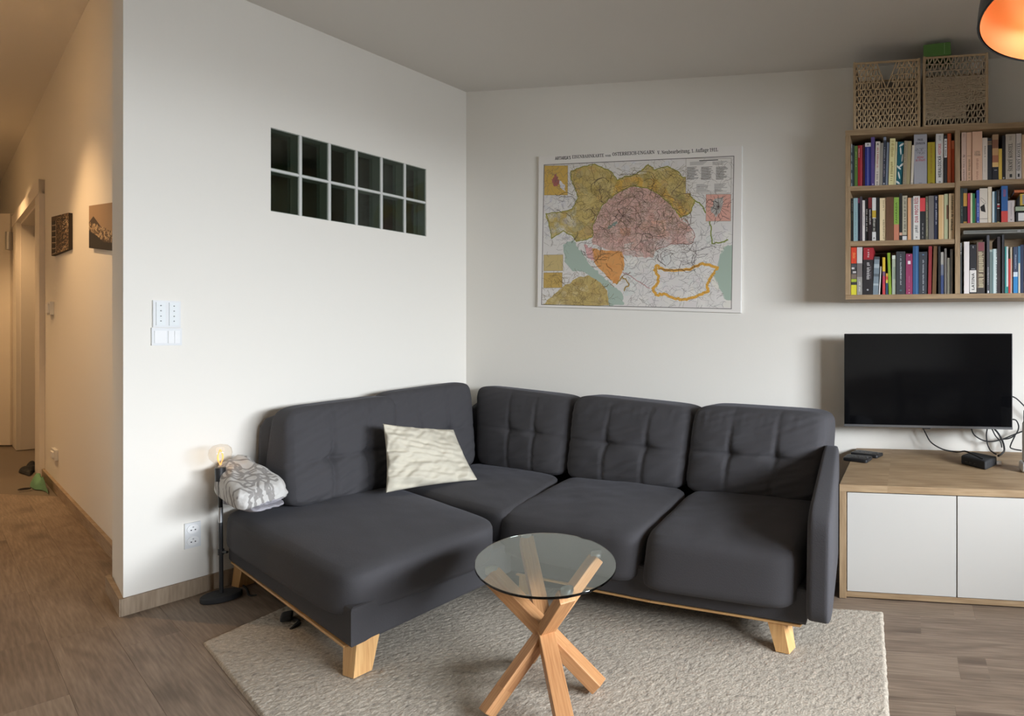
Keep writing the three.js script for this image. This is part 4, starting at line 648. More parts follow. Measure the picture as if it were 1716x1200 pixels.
bookRow(zr(1596, 210, 7.06)([
  [98, 134, 750, '#2e3a37', 'dark green book at the divider', { faux: [['#7a8a84', 0.5, 0.8, 0.3]] }], [137, 184, 750, '#23211f', 'black paperback with an ochre block', { bands: [[0, 0.14, '#3c4044'], [0.14, 0.5, '#d29c4a'], [0.92, 1, '#b88a40']] }], [186, 218, 810, '#b22a4e', 'crimson paperback'], [220, 243, 810, '#d8dab2', 'thin white and lime booklet'], [245, 274, 815, '#2f7c46', 'thin green booklet'], [276, 290, 870, '#d6d0c8', 'very thin pale booklet'],
  [292, 326, 780, '#3d55a6', 'royal blue paperback with white letters', { faux: [['#cfd6ea', 0.4, 0.8, 0.3]], htext: [['o', '#ffffff', 0.94, 0.4]] }], [328, 424, 760, '#ded2c2', 'wide cream book with a black drawing', { draw: (g, x, w) => { g.fillStyle = '#26221f'; g.beginPath(); g.moveTo(x + w * 0.1, 270); g.lineTo(x + w * 0.6, 230); g.lineTo(x + w * 0.75, 350); g.lineTo(x + w * 0.2, 330); g.fill(); g.strokeStyle = '#4a4038'; g.lineWidth = 4; g.beginPath(); g.ellipse(x + w * 0.45, 185, w * 0.35, 22, 0.4, 0, 7); g.stroke(); g.fillRect(x, 440, w, 5); } }],
  [430, 478, 740, '#e2d2b8', 'tall cream paperback'], [480, 508, 800, '#c8d6d8', 'ice blue thin book'], [510, 530, 800, '#274b5d', 'thin dark teal book'], [532, 582, 780, '#1d1b1d', 'black book with red and white dots', { bands: [[0.42, 0.46, '#d8d4d0', 0.2, 0.8], [0.47, 0.52, '#b83038', 0.2, 0.8], [0.54, 0.57, '#d8d4d0', 0.2, 0.8], [0.95, 1, '#cfc06a', 0.2, 0.7]], faux: [['#8a8890', 0.05, 0.38, 0.3]] }],
  [586, 664, 740, '#305e96', 'tall blue book with a red foot', { bands: [[0.68, 1, '#cc4640']], text: [['REISE', '#b04a58', 0.1, 0.3, 0.4]] }], [668, 748, 910, '#cabeb8', 'short pale grey book', { faux: [['#8a7f7c', 0.1, 0.7, 0.2]], htext: [['Y', '#333333', 0.86, 0.3, 0.08]] }],
]), 376, 'middle row, bay past the divider', GB, [1609.5, 1780, 315]);
bookRow(zr(1416, 395, 5.72)([
  [46, 108, 92, '#3d3b3c', 'wide book in stacked red, grey, lime and yellow blocks', { bands: [[0, 0.34, '#d8452a'], [0.36, 0.42, '#4a4c50'], [0.42, 0.46, '#d8d4d4', 0.1, 0.6], [0.5, 0.54, '#c9c4c4', 0.3, 0.9], [0.56, 0.65, '#7a6a60'], [0.66, 0.72, '#a8b83a'], [0.78, 1, '#d8cf3c']], faux: [['#e8a058', 0.12, 0.24, 0.5]] }], [111, 162, 86, '#9a9690', 'white-topped grey book', { bands: [[0, 0.34, '#d2ccc8'], [0.34, 0.62, '#77706e']], faux: [['#e0dcd8', 0.68, 0.92, 0.3]] }],
  [165, 262, 84, '#2b2729', 'thick black book with a red top block', { lean: 1.5, bands: [[0, 0.26, '#a4262f']], faux: [['#d8d0d0', 0.05, 0.22, 0.18], ['#d4d0ce', 0.32, 0.68, 0.3], ['#7a7478', 0.4, 0.65, 0.12, 0.75]], htext: [['o', '#dddddd', 0.88, 0.2]] }], [264, 316, 187, '#7e8b93', 'grey photographic softcover', { lean: 2.5, bands: [[0, 0.08, '#4b5054'], [0.2, 0.3, '#a9b4b8'], [0.45, 0.52, '#5c666c'], [0.7, 0.75, '#a9b4b8']] }], [320, 333, 282, '#dcd8d4', 'thin white leaflet leaning on the grey softcover', { lean: 3 }],
  [358, 384, 196, '#c8484c', 'yellow and red slim guide', { bands: [[0, 0.38, '#dcb838'], [0.38, 0.5, '#7a5a70'], [0.5, 0.7, '#b83c54']] }], [390, 410, 352, '#37506c', 'small striped booklet', { bands: [[0, 0.15, '#d8a040'], [0.15, 0.3, '#c8503c'], [0.3, 0.45, '#d8c050']] }], [418, 446, 152, '#88a52e', 'lime green book leaning over', { lean: -2.6 }], [450, 486, 176, '#abb29e', 'pale green-white paperback', { bands: [[0, 0.1, '#d8dcd0'], [0.3, 0.6, '#8e9a88', 0.3, 1]] }],
  [490, 578, 142, '#3d3f43', 'charcoal textbook with a long white title', { faux: [['#c4c8cc', 0.08, 0.78, 0.16]], htext: [['o', '#5a8c94', 0.89, 0.25]] }], [583, 648, 166, '#95385e', 'magenta textbook with a white square', { bands: [[0.18, 0.26, '#eadfe4', 0.3, 0.7]], htext: [['•', '#eadfe4', 0.05, 0.2], ['•', '#d0a87a', 0.88, 0.25], ['•', '#eadfe4', 0.95, 0.2]], faux: [['#c88aa4', 0.55, 0.8, 0.1]] }], [651, 708, 82, '#2e5682', 'tall blue binder', { bands: [[0, 1, '#4d78a4', 0.55, 0.75]] }], [711, 792, 148, '#3e4147', 'charcoal textbook with a blue emblem', { faux: [['#c4c8cc', 0.2, 0.95, 0.16]], htext: [['•', '#5c7ea0', 0.08, 0.3, 0.1]] }],
  [797, 830, 78, '#912b31', 'dark red tall book', { lean: 1.2 }], [838, 876, 82, '#705131', 'brown board leaning', { lean: 2.4 }], [896, 918, 100, '#211f1f', 'thin black folder'], [921, 950, 156, '#6f7384', 'blue-grey and beige notebook', { bands: [[0, 0.3, '#a8a298'], [0.55, 1, '#3c4c78']] }], [956, 978, 122, '#77716a', 'thin taupe folder'], [984, 1008, 212, '#8e8979', 'thin buff folder'], [1012, 1036, 130, '#8a847c', 'grey folder at the divider', { bands: [[0, 1, '#5c5854', 0, 0.4]] }],
]), 493, 'bottom row, bay nearer the map', GB, [1425.5, 1600, 411]);
bookRow(zr(1416, 395, 5.72)([
  [1108, 1126, 70, '#3d4042', 'thin dark grey book beyond the divider', { faux: [['#d8d4d0', 0, 0.22, 0.5]] }], [1145, 1196, 62, '#e6deda', 'plain white hardback'], [1200, 1264, 92, '#29282b', 'black book with a white lower half', { bands: [[0.52, 0.96, '#dedad2']], text: [['LATINA', '#3a3634', 0.58, 0.92, 0.45]], htext: [['1', '#dddddd', 0.06, 0.2], ['—', '#dddddd', 0.49, 0.6]] }], [1268, 1346, 66, '#6a5a4a', 'brown book with a cream city engraving', { bands: [[0.02, 0.18, '#8a4a50', 0.2, 0.9], [0.88, 1, '#3e3834']], faux: [['#d8cca8', 0.2, 0.86, 0.6]] }],
  [1366, 1392, 4, '#525257', 'tall narrow grey folder', { faux: [['#cfd0d2', 0.55, 0.85, 0.3]], bands: [[0.94, 0.98, '#e0e0e0', 0.3, 0.8]] }], [1394, 1420, 142, '#70807d', 'grey-green notebook', { bands: [[0, 0.06, '#a8b4b0']] }], [1422, 1464, 136, '#cfdad6', 'white and teal spiral notebook', { bands: [[0, 1, '#88a8a8', 0, 0.3]], faux: [['#2a2a2a', 0, 1, 0.3, 0.88]] }], [1468, 1506, 20, '#3a3031', 'tall dark brown folder'], [1510, 1536, 4, '#1f1f22', 'tall black folder', { bands: [[0, 1, '#5a5a5e', 0.3, 0.5]] }],
  [1540, 1572, 116, '#2f8d87', 'teal book with a white edge', { bands: [[0, 0.85, '#dfe6e2', 0.5, 1]] }], [1574, 1596, 232, '#c63b35', 'short red booklet'], [1598, 1618, 120, '#dacab2', 'cream slim book'], [1622, 1664, 120, '#3c4860', 'dark blue book with a sky blue lower half', { bands: [[0.54, 0.64, '#d0dce4'], [0.64, 1, '#2f86c2']], faux: [['#b8c0cc', 0.18, 0.48, 0.3]] }], [1667, 1690, 116, '#4d7b99', 'blue paperback with a cream foot', { bands: [[0.36, 1, '#d6cbb4', 0.2, 0.9]] }], [1693, 1724, 100, '#28324e', 'navy book by the teal and blue paperbacks'],
]), 493, 'bottom row, bay past the divider', GB, [1609.5, 1780, 394.5]);
// stack of books lying flat and the flat grey case under the shelf board
{
  const lay = (x0, x1, y0, y1, c, label, band) => { const t = thing('book', label, 'book', V((SX(x0) + SX(x1)) / 2, SYs(y1), SZ - 0.1), 'books lying flat in the middle row'); const a = SX(x0), b = SX(x1), h0 = SYs(y1) + 0.0004, h1 = SYs(y0); part('cover', [boxAt(a, b, h0, h0 + 0.003, SZ - 0.18, SZ - 0.025, 0), boxAt(a, b, h1 - 0.003, h1, SZ - 0.18, SZ - 0.025, 0), boxAt(a, b, h0, h1, SZ - 0.029, SZ - 0.025, 0)], std(c, 0.6), t); part('pages', boxAt(a + 0.003, b - 0.003, h0 + 0.003, h1 - 0.003, SZ - 0.178, SZ - 0.03, 0), std(lin(0.6, 0.56, 0.48), 0.9), t); if (band) part('title_band', boxAt(a + 0.012, b - 0.03, h0 + 0.008, h1 - 0.008, SZ - 0.0255, SZ - 0.0243, 0), std(band, 0.6), t); };
  lay(1704, 1740, 358, 376, '#232122', 'black and white patterned book at the bottom of the flat stack', '#d8d4d0'); lay(1703, 1740, 349, 358, '#9aa58a', 'sage green book lying on the patterned one'); lay(1711, 1740, 328, 349, '#c9a63c', 'yellow and grey box file lying in the flat stack', '#8a8a88'); lay(1701, 1740, 321.5, 328, '#c06a3c', 'thin orange book on top of the flat stack');
  const g = thing('flat_case', 'thin grey case lying across the tall folders under the shelf board', 'case', V(SX(1660), SYs(393), SZ - 0.1)); const x0 = SX(1614), x1 = SX(1740);
  part('body', boxAt(x0, x1, SYs(393.6), SYs(387), SZ - 0.22, SZ - 0.02, 0.006), std(lin(0.22, 0.215, 0.19), 0.5), g); part('seam', boxAt(x0 + 0.01, x1, SYs(390.6), SYs(390), SZ - 0.021, SZ - 0.0195, 0), M.blackMatte, g); part('latch', boxAt(SX(1706), SX(1711), SYs(392), SYs(388.5), SZ - 0.021, SZ - 0.0185, 0.001), M.metal, g);
}

// ---------------------------------------------------------------- woven baskets and the green box on top of the shelf
{
  const strawA = std(lin(0.60, 0.45, 0.28), 0.9), strawB = std(lin(0.46, 0.37, 0.26), 0.9), rimM = std(lin(0.52, 0.38, 0.23), 0.9), liner = std(lin(0.30, 0.26, 0.22), 0.95);
  const rod = (a, b, r, n = 5) => { const d = b.clone().sub(a), L = d.length(), g = new THREE.CylinderGeometry(r, r, L, n, 1, false); const q = new THREE.Quaternion().setFromUnitVectors(V(0, 1, 0), d.normalize()); return g.applyQuaternion(q).translate((a.x + b.x) / 2, (a.y + b.y) / 2, (a.z + b.z) / 2); };
  function basket(label, px0, px1, py0, solid, notch) {
    const y0 = SYs(213) + 0.001, zf = SZ - 0.012, x0 = onZ(px0, 150, zf).x, x1 = onZ(px1, 150, zf).x, y1 = y0 + (212 - py0) * 0.003325, dp = 0.26, zb = zf - dp, w = x1 - x0, h = y1 - y0, R = 0.0065;
    const t = thing('woven_basket', label, 'basket', V((x0 + x1) / 2, y0, (zf + zb) / 2), 'baskets on top of the bookshelf');
    const c = (x, y, z) => V(x, y, z), fr = [];
    for (const [x, z] of [[x0 + R, zf - R], [x1 - R, zf - R], [x0 + R, zb + R], [x1 - R, zb + R]]) part('corner_post', rod(c(x, y0 + 0.002, z), c(x, y1, z), R * 1.25, 8), rimM, t);
    for (const y of [y0 + R, y1 - R]) for (const [a, b] of [[[x0, zf - R], [x1, zf - R]], [[x0, zb + R], [x1, zb + R]], [[x0 + R, zf], [x0 + R, zb]], [[x1 - R, zf], [x1 - R, zb]]]) part('rim', rod(c(a[0], y, a[1]), c(b[0], y, b[1]), R, 8), rimM, t);
    const faces = [['front', c(x0, y0, zf - R), V(1, 0, 0), w], ['back', c(x0, y0, zb + R), V(1, 0, 0), w], ['side', c(x0 + R, y0, zb), V(0, 0, 1), dp], ['side', c(x1 - R, y0, zb), V(0, 0, 1), dp]];
    for (const [nm, o, ax, fw] of faces) {
      const rows = 10, cols = Math.round(fw / (solid ? 0.030 : 0.0275)), g = [], rh = (h - 2 * R) / rows;
      const at = (u, v) => o.clone().addScaledVector(ax, u).setY(o.y + R + v).add(V(rr(-1, 1) * 0.002, rr(-1, 1) * 0.002, rr(-1, 1) * 0.003));
      const inV = (u, v) => notch && nm !== 'side' && v > (h - 2 * R) * 0.6 && Math.abs(u - fw / 2) < 0.155 * fw * ((v / (h - 2 * R)) - 0.6) / 0.4 + 0.002;
      for (let r = 0; r < rows; r++) {
        const dense = solid && nm === 'front' && (r >= 1 && r <= 6);
        for (let k = 0; k < cols; k++) {
          const u0 = (k + 0.08) * fw / cols + 0.004, u1 = (k + 0.62) * fw / cols + 0.002, v0 = r * rh, v1 = (r + 1) * rh; if (inV((u0 + u1) / 2, v1)) continue;
          const flip = r % 2 && rnd() < 0.5; g.push(rod(at(u0, v0), at(u1, v1), 0.0044)); g.push(rod(at(u1 + (flip ? -0.004 : 0.006), v1), at(Math.min(u0 + fw / cols * 0.9, fw - 0.006), v0), 0.0038));
          if (dense && !(k > cols * 0.66 && r < 3)) for (let q = 0; q < 4; q++) g.push(rod(at(k * fw / cols, v0 + (q + 0.5) * rh / 4), at((k + 1) * fw / cols, v0 + (q + 0.5) * rh / 4), rh / 8 * rr(0.9, 1.3), 4));
        }
        if (r) for (let k = 0; k < cols; k++) { const u0 = k * fw / cols, u1 = (k + 1) * fw / cols; if (!inV((u0 + u1) / 2, r * rh)) g.push(rod(at(u0, r * rh), at(u1, r * rh), 0.0036, 4)); }
      }
      if (notch && nm !== 'side') { const hh = h - 2 * R; g.push(rod(at(fw / 2, hh * 0.6), at(fw * 0.345, hh), 0.004)); g.push(rod(at(fw / 2, hh * 0.6), at(fw * 0.655, hh), 0.004)); }
      const m = part(nm + '_weave', g, solid ? strawB : strawA, t); m.userData.kind = 'stuff';
    }
    part('lining', [boxAt(x0 + 0.016, x1 - 0.016, y0 + 0.006, y1 - 0.02, zb + 0.014, zb + 0.017, 0), boxAt(x0 + 0.014, x0 + 0.017, y0 + 0.006, y1 - 0.02, zb + 0.014, zf - 0.03, 0), boxAt(x1 - 0.017, x1 - 0.014, y0 + 0.006, y1 - 0.02, zb + 0.014, zf - 0.03, 0)], liner, t, 'grey-brown inner lining');
    part('bottom', boxAt(x0 + 0.004, x1 - 0.004, y0, y0 + 0.006, zb + 0.004, zf - 0.004, 0.001), rimM, t);
    return { y1, zf, x0, x1 };
  }
  basket('open lattice seagrass basket with a V shaped handle gap', 1430, 1542, 95, false, true);
  const b2 = basket('densely woven seagrass basket under the green box', 1547, 1656, 93, true, false);
  const gx0 = onZ(1549, 85, SZ - 0.05).x, gx1 = onZ(1595, 85, SZ - 0.05).x, gy0 = b2.y1 + 0.0005;
  const gb = thing('green_box', 'small green box standing on the densely woven basket', 'box', V((gx0 + gx1) / 2, gy0, SZ - 0.09));
  const green = std(lin(0.10, 0.24, 0.055), 0.45);
  part('carton', bar(V(gx0 + 0.002, gy0 + 0.035, SZ - 0.095), V(gx1 - 0.002, gy0 + 0.035, SZ - 0.078), 0.07, 0.15, V(0, 1, 0)), green, gb);
  part('lid_flap', bar(V(gx1 - 0.045, gy0 + 0.035, SZ - 0.0045), V(gx1 - 0.042, gy0 + 0.035, SZ - 0.0045), 0.062, 0.0016, V(0, 1, 0), 0.0005), std(lin(0.3, 0.45, 0.2), 0.5), gb);
  for (const z of [SZ - 0.02, SZ - 0.2]) { }
}

// ---------------------------------------------------------------- television
{
  const z = -D + 0.19, a = onZ(1414.5, 640, z), b = onZ(1697, 640, z), y1 = onZ(1556, 559, z).y, y0 = onZ(1556, 717, z).y;
  const t = thing('television', 'flat black television mounted on the wall above the cabinet', 'television', V((a.x + b.x) / 2, y0, z - 0.03));
  part('housing', boxAt(a.x, b.x, y0, y1, z - 0.028, z - 0.002, 0.004), M.black, t);
  part('rear_housing', boxAt(a.x + 0.12, b.x - 0.12, y0 + 0.05, y1 - 0.15, z - 0.06, z - 0.027, 0.01), M.blackMatte, t);
  part('wall_mount', [boxAt(a.x + 0.33, b.x - 0.33, y0 + 0.12, y1 - 0.2, -D + 0.0005, -D + 0.012), boxAt(a.x + 0.42, b.x - 0.42, y0 + 0.18, y1 - 0.26, -D + 0.01, z - 0.058)], M.blackMatte, t);
  part('screen', boxAt(a.x + 0.005, b.x - 0.005, y0 + 0.014, y1 - 0.005, z - 0.002, z - 0.0005, 0.0004), new THREE.MeshPhysicalMaterial({ color: lin(0.0035, 0.0035, 0.004), roughness: 0.08, specularIntensity: 0.6, ior: 1.5 }), t, 'glossy dark screen');
  part('lower_bezel', boxAt(a.x, b.x, y0 - 0.001, y0 + 0.012, z - 0.02, z + 0.001, 0.001), std(lin(0.2, 0.2, 0.2), 0.35, { metalness: 0.6 }), t, 'brushed silver strip');
  part('sensor', boxAt((a.x + b.x) / 2 - 0.022, (a.x + b.x) / 2 + 0.022, y0 - 0.008, y0, z - 0.012, z, 0.003), M.black, t);
}

// ---------------------------------------------------------------- cabinet
const KZ = -2.735, KH = onZ(1500, 815, KZ).y;
{
  const x0 = onZ(1406.5, 900, KZ).x, x1 = onZ(1800, 900, KZ).x, t = thing('low_cabinet', 'low oak cabinet with plain white doors under the television', 'cabinet', V((x0 + x1) / 2, 0, (KZ - D) / 2));
  const B = (n, a, b, c, d, e, f, m = M.oak, al = 'x') => part(n, boxAt(a, b, c, d, e, f, 0.0015, al), m, t);
  const yT = onZ(1500, 827, KZ).y, yD = onZ(1500, 995.5, KZ).y, zb = -D + 0.02;
  B('top_board', x0, x1, yT, KH, zb, KZ); B('side_panel', x0, x0 + 0.032, 0.001, yT, zb, KZ, M.oak, 'y'); B('side_panel', x1 - 0.032, x1, 0.001, yT, zb, KZ, M.oak, 'y'); B('plinth', x0 + 0.032, x1 - 0.032, 0.006, yD - 0.003, KZ - 0.05, KZ - 0.006); B('bottom_board', x0 + 0.032, x1 - 0.032, yD - 0.022, yD - 0.003, zb, KZ - 0.024); B('back_panel', x0 + 0.032, x1 - 0.032, 0.02, yT, zb, zb + 0.006);
  const dm = std(lin(0.54, 0.515, 0.47), 0.5); const xm = onZ(1603.5, 900, KZ).x, xa = x0 + 0.036, g = 0.0025;
  B('door', xa, xm - g, yD, yT - 0.004, KZ - 0.022, KZ - 0.003, dm); B('door', xm + g, x1 - 0.036, yD, yT - 0.004, KZ - 0.022, KZ - 0.003, dm); B('partition', xm - 0.009, xm + 0.009, yD, yT, zb, KZ - 0.026, M.oak, 'y');
}
// things on the cabinet
{
  const slab = (name, label, cat, q, h, m, extra, k = 12) => { const pts = q.map(([x, y]) => onH(x, y, KH + 0.0006)), up = pts.map(p => p.clone().setY(KH + h)); const t = thing(name, label, cat, pts[0].clone().add(pts[2]).multiplyScalar(0.5).setY(KH)); part('body', softHex({ fbl: pts[0], fbr: pts[1], bbr: pts[2], bbl: pts[3], ftl: up[0], ftr: up[1], btr: up[2], btl: up[3] }, { k, n: [16, 6, 8] }), m, t); if (extra) extra(t, pts, up); return t; };
  const dots = (n, m) => (t, p, u) => { for (let k = 0; k < n; k++) { const f = (k + 0.7) / (n + 0.4), c = u[0].clone().lerp(u[1], f).add(u[3].clone().lerp(u[2], f)).multiplyScalar(0.5); part('button', new THREE.CylinderGeometry(0.005, 0.005, 0.003, 8).translate(c.x, c.y, c.z), m, t); } };
  const bm = std(lin(0.12, 0.12, 0.12), 0.6);
  slab('remote_control', 'black remote control lying in front of the other one on the cabinet', 'remote', [[1412, 772], [1453, 777], [1463, 770], [1420, 766]], 0.02, M.black, dots(6, bm));
  slab('remote_control', 'black remote control lying further back against the wall on the cabinet', 'remote', [[1424, 763.5], [1470, 769], [1481, 764], [1436, 758.5]], 0.02, M.black, dots(6, bm));
  slab('set_top_box', 'small black set-top box with cables under the television', 'box', [[1610, 777], [1652, 788], [1671, 779], [1628, 770]], 0.045, M.blackMatte, (t, p, u) => { for (const f of [0.25, 0.42, 0.6]) { const c = p[0].clone().lerp(p[1], f).setY(KH + 0.016); part('front_port', new THREE.BoxGeometry(0.02, 0.008, 0.006).rotateY(-0.5).translate(c.x, c.y, c.z), M.black, t); } const c = p[1].clone().lerp(p[2], 0.9).setY(KH + 0.015); part('white_plug', new THREE.BoxGeometry(0.025, 0.016, 0.016).translate(c.x + 0.015, c.y, c.z), M.white, t); }, 20);
  // light grey device partly outside the frame
  const c = onH(1731, 790, KH), s = thing('smart_speaker', 'pale grey upright device with a black top on the cabinet', 'speaker', c.clone().setY(KH));
  part('foot', softHex({ fbl: V(c.x - 0.062, KH + 0.001, c.z + 0.05), fbr: V(c.x + 0.06, KH + 0.001, c.z + 0.05), bbr: V(c.x + 0.06, KH + 0.001, c.z - 0.05), bbl: V(c.x - 0.062, KH + 0.001, c.z - 0.05), ftl: V(c.x - 0.062, KH + 0.05, c.z + 0.05), ftr: V(c.x + 0.06, KH + 0.05, c.z + 0.05), btr: V(c.x + 0.06, KH + 0.05, c.z - 0.05), btl: V(c.x - 0.062, KH + 0.05, c.z - 0.05) }, { k: 9, n: [12, 6, 8] }), M.plastic, s);
  part('body', lathe([[0, 0], [0.05, 0], [0.052, 0.01], [0.052, 0.19], [0.048, 0.2], [0, 0.2]], V(c.x + 0.0, KH + 0.05, c.z - 0.0), 32), std(lin(0.5, 0.5, 0.5), 0.6), s); part('top_cap', lathe([[0, 0], [0.046, 0], [0.046, 0.055], [0.04, 0.065], [0, 0.066]], V(c.x, KH + 0.25, c.z), 32), M.blackMatte, s);
}
// cables under the television
{
  const z = -D + 0.07, P = (x, y, zz = z) => onZ(x, y, zz), e = (x, y) => onH(x, y, KH + 0.006);
  const cab = (label, pts, r = 0.0042) => single('cable', label, 'cable', tube(pts, r, 60, 6), M.blackMatte, 'cables hanging below the television');
  cab('black cable drooping from the middle of the television to the set-top box', [P(1546, 716), P(1552, 728), P(1560, 741), P(1580, 753), P(1600, 757), onH(1620, 757, KH + 0.062), onH(1636, 764, KH + 0.056), onH(1646, 769, KH + 0.05)]);
  cab('black cable looping in a wide bow under the television corner', [P(1627, 716), P(1632, 728), P(1645, 737), P(1660, 740), P(1680, 736), P(1700, 728), P(1716, 722), P(1735, 716)]);
  cab('black cable hanging straight down beside the looped ones', [P(1655, 716), P(1653, 728), P(1655, 745), P(1658, 752), P(1664, 758, -3.45), P(1669, 761, -3.3)]);
  cab('thick black cable curving from the television corner to the box', [P(1664, 716), P(1674, 728), P(1681, 742), P(1683, 752), P(1679, 760, -3.45), P(1673, 764, -3.2)], 0.006);
  cab('thin black cable crossing behind the thick curved one', [P(1661, 716), P(1668, 730), P(1677, 741), P(1679, 750)]);
  cab('black cable making a round loop beside the television', [P(1690, 703), P(1702, 704), P(1707, 715), P(1702, 728), P(1690, 735), P(1676, 736)]);
  cab('black cable leaving the television edge for the wall', [P(1688, 663), P(1700, 666), P(1716, 680), P(1735, 700)]);
  cab('black cable falling in a bow to the cabinet beside the pale device', [P(1701, 730), P(1694, 745), P(1693, 750), P(1700, 753), P(1712, 755)]);
}

// ---------------------------------------------------------------- hall: canvas pictures, clothes on the floor, grey cabinet, downlights
{
  const pic = (label, a0, a1, h0, h1, h0b, h1b, draw) => {
    const t = thing('canvas_picture', label, 'picture', HW((a0 + a1) / 2, h0, 0), 'canvas pictures on the hall wall');
    const d = 0.018, p = (a, h, o) => HW(a, h, o);
    part('stretcher', hexa([p(a0, h0b, 0.001), p(a0, h0b, d), p(a1, h0, d), p(a1, h0, 0.001), p(a0, h1b, 0.001), p(a0, h1b, d), p(a1, h1, d), p(a1, h1, 0.001)]), std(lin(0.03, 0.02, 0.014), 0.8), t);
    const A = p(a1, h0, d + 0.001), B = p(a0, h0b, d + 0.001), C = p(a0, h1b, d + 0.001), E = p(a1, h1, d + 0.001), g = new THREE.BufferGeometry(); g.setAttribute('position', new THREE.Float32BufferAttribute([A, B, C, A, C, E].flatMap(v => v.toArray()), 3)); g.setAttribute('uv', new THREE.Float32BufferAttribute([0, 0, 1, 0, 1, 1, 0, 0, 1, 1, 0, 1], 2)); g.computeVertexNormals();
    part('print', g, std(0xffffff, 0.8, { map: canvasTex(512, 512, draw) }), t);
  };
  pic('sepia canvas of an old brick building with balconies by the hall door', 1.63, 2.64, 1.86, 2.17, 1.83, 2.085, (g, w, h) => {
    g.fillStyle = '#4a3626'; g.fillRect(0, 0, w, h); for (let k = 0; k < 900; k++) { const v = rr(0, 1); g.fillStyle = v < 0.5 ? '#2a1a10' : v < 0.8 ? '#6d543c' : '#a08562'; g.fillRect(rr(150, w), rr(0, h), rr(10, 40), rr(8, 22)); }
    g.fillStyle = '#1c110b'; for (let k = 0; k < 6; k++) { g.fillRect(20, 60 + k * 75, 110, 48); g.fillRect(330, 50 + k * 70, 110, 34); } g.fillStyle = '#cbb79a'; g.fillRect(140, 60, 7, 440); for (let k = 0; k < 7; k++) g.fillRect(20, 110 + k * 75, 120, 8); for (let k = 0; k < 40; k++) { g.fillRect(rr(330, 490), rr(40, 480), rr(6, 40), rr(5, 12)); }
  });
  pic('sepia canvas of a dark mountain peak beside the wall end', -0.25, 0.69, 1.757, 2.016, 1.66, 1.92, (g, w, h) => {
    g.fillStyle = '#a08466'; g.fillRect(0, 0, w, h); g.fillStyle = '#3a2a1b'; g.beginPath(); g.moveTo(0, 200); g.lineTo(95, 130); g.lineTo(250, 260); g.lineTo(380, 330); g.lineTo(512, 300); g.lineTo(512, 512); g.lineTo(0, 512); g.fill();
    for (let k = 0; k < 420; k++) { const x = rr(0, w), y = 220 + x * 0.25 + rr(-20, 110); g.fillStyle = rnd() < 0.55 ? '#b39a78' : '#56412c'; g.beginPath(); g.ellipse(x, y, rr(4, 13), rr(6, 18), 0, 0, 7); g.fill(); }
    g.fillStyle = '#140d08'; g.beginPath(); g.moveTo(0, 300); g.lineTo(140, 350); g.lineTo(300, 430); g.lineTo(512, 430); g.lineTo(512, 512); g.lineTo(0, 512); g.fill();
  });
  // crumpled things on the hall floor: outline in pixels, raised in folds
  const heap = (name, label, cat, px, hh, m, ph) => {
    const pts = px.map(([x, y]) => { const q = onH(x, y, 0.002), o = (q.x - HN0.x) * hn.x + (q.z - HN0.z) * hn.z; return name === 'green_cloth' && o < 0.05 ? q.addScaledVector(hn, 0.05 - o) : q; }), c = pts.reduce((s, p) => s.add(p), V(0, 0, 0)).multiplyScalar(1 / pts.length), n = 64, R = 14, pos = [], idx = [];
    const cv = new THREE.CatmullRomCurve3(pts, true, 'catmullrom', 0.3), ring = cv.getPoints(n).slice(0, n);
    for (let r = 0; r <= R; r++) for (let k = 0; k < n; k++) { const f = r / R, p = c.clone().lerp(ring[k], f); const fold = 0.55 + 0.7 * Math.abs(noise(p.x * 5 + ph, p.z * 5, ph)) + 0.35 * noise(p.x * 14, p.z * 14, ph); pos.push(p.x, 0.001 + (r === R ? 0 : hh * Math.sqrt(1 - f * f) * fold), p.z); }
    for (let r = 0; r < R; r++) for (let k = 0; k < n; k++) { const a = r * n + k, b = r * n + (k + 1) % n; idx.push(a, b, a + n, b, b + n, a + n); }
    const g = new THREE.BufferGeometry(); g.setAttribute('position', new THREE.Float32BufferAttribute(pos, 3)); g.setIndex(idx); g.computeVertexNormals(); g.setAttribute('uv', new THREE.Float32BufferAttribute(pos.flatMap((v, i) => i % 3 === 1 ? [] : [v]), 2)); single(name, label, cat, g, m);
  };
  heap('green_cloth', 'crumpled mint green cloth on the hall floor by the skirting', 'cloth', [[50, 814], [57, 805], [66, 802], [70, 800], [76, 807], [85, 816], [92, 824], [90, 827], [80, 824], [70, 821], [58, 820]], 0.13, std(lin(0.17, 0.36, 0.2), 0.9), 1.7);
  heap('black_garment', 'black garment lying on the hall floor at the doorway', 'garment', [[31, 791], [40, 787], [48, 779], [55, 777], [64, 781], [78, 780], [82, 787], [70, 790], [57, 790], [50, 797], [43, 795], [36, 793]], 0.055, std(lin(0.012, 0.012, 0.014), 0.9), 4.1);
  const hc = onH(41, 820, 0.01); single('hair_tie', 'small dark hair tie loop on the hall floor', 'hair tie', [new THREE.TorusGeometry(0.028, 0.005, 8, 24).rotateX(Math.PI / 2).translate(hc.x, 0.013, hc.z)], std(lin(0.03, 0.02, 0.02), 0.8));
  // grey tall cabinet in the room beyond the doorway
  const gc = thing('grey_cabinet', 'tall grey cabinet in the room beyond the hall doorway', 'cabinet', HW(4.2, 0, -1.1)); part('body', hallSlab(3.4, 4.9, -1.55, -0.9, 0.002, 2.7), std(lin(0.2, 0.2, 0.205), 0.5), gc); part('door', hallSlab(3.42, 4.88, -0.899, -0.88, 1.05, 2.68), std(lin(0.23, 0.23, 0.24), 0.5), gc); part('door', hallSlab(3.42, 4.88, -0.899, -0.88, 0.04, 1.03), std(lin(0.23, 0.23, 0.24), 0.5), gc);
  // ceiling downlights washing the wall
  const warm = lin(1.0, 0.62, 0.30);
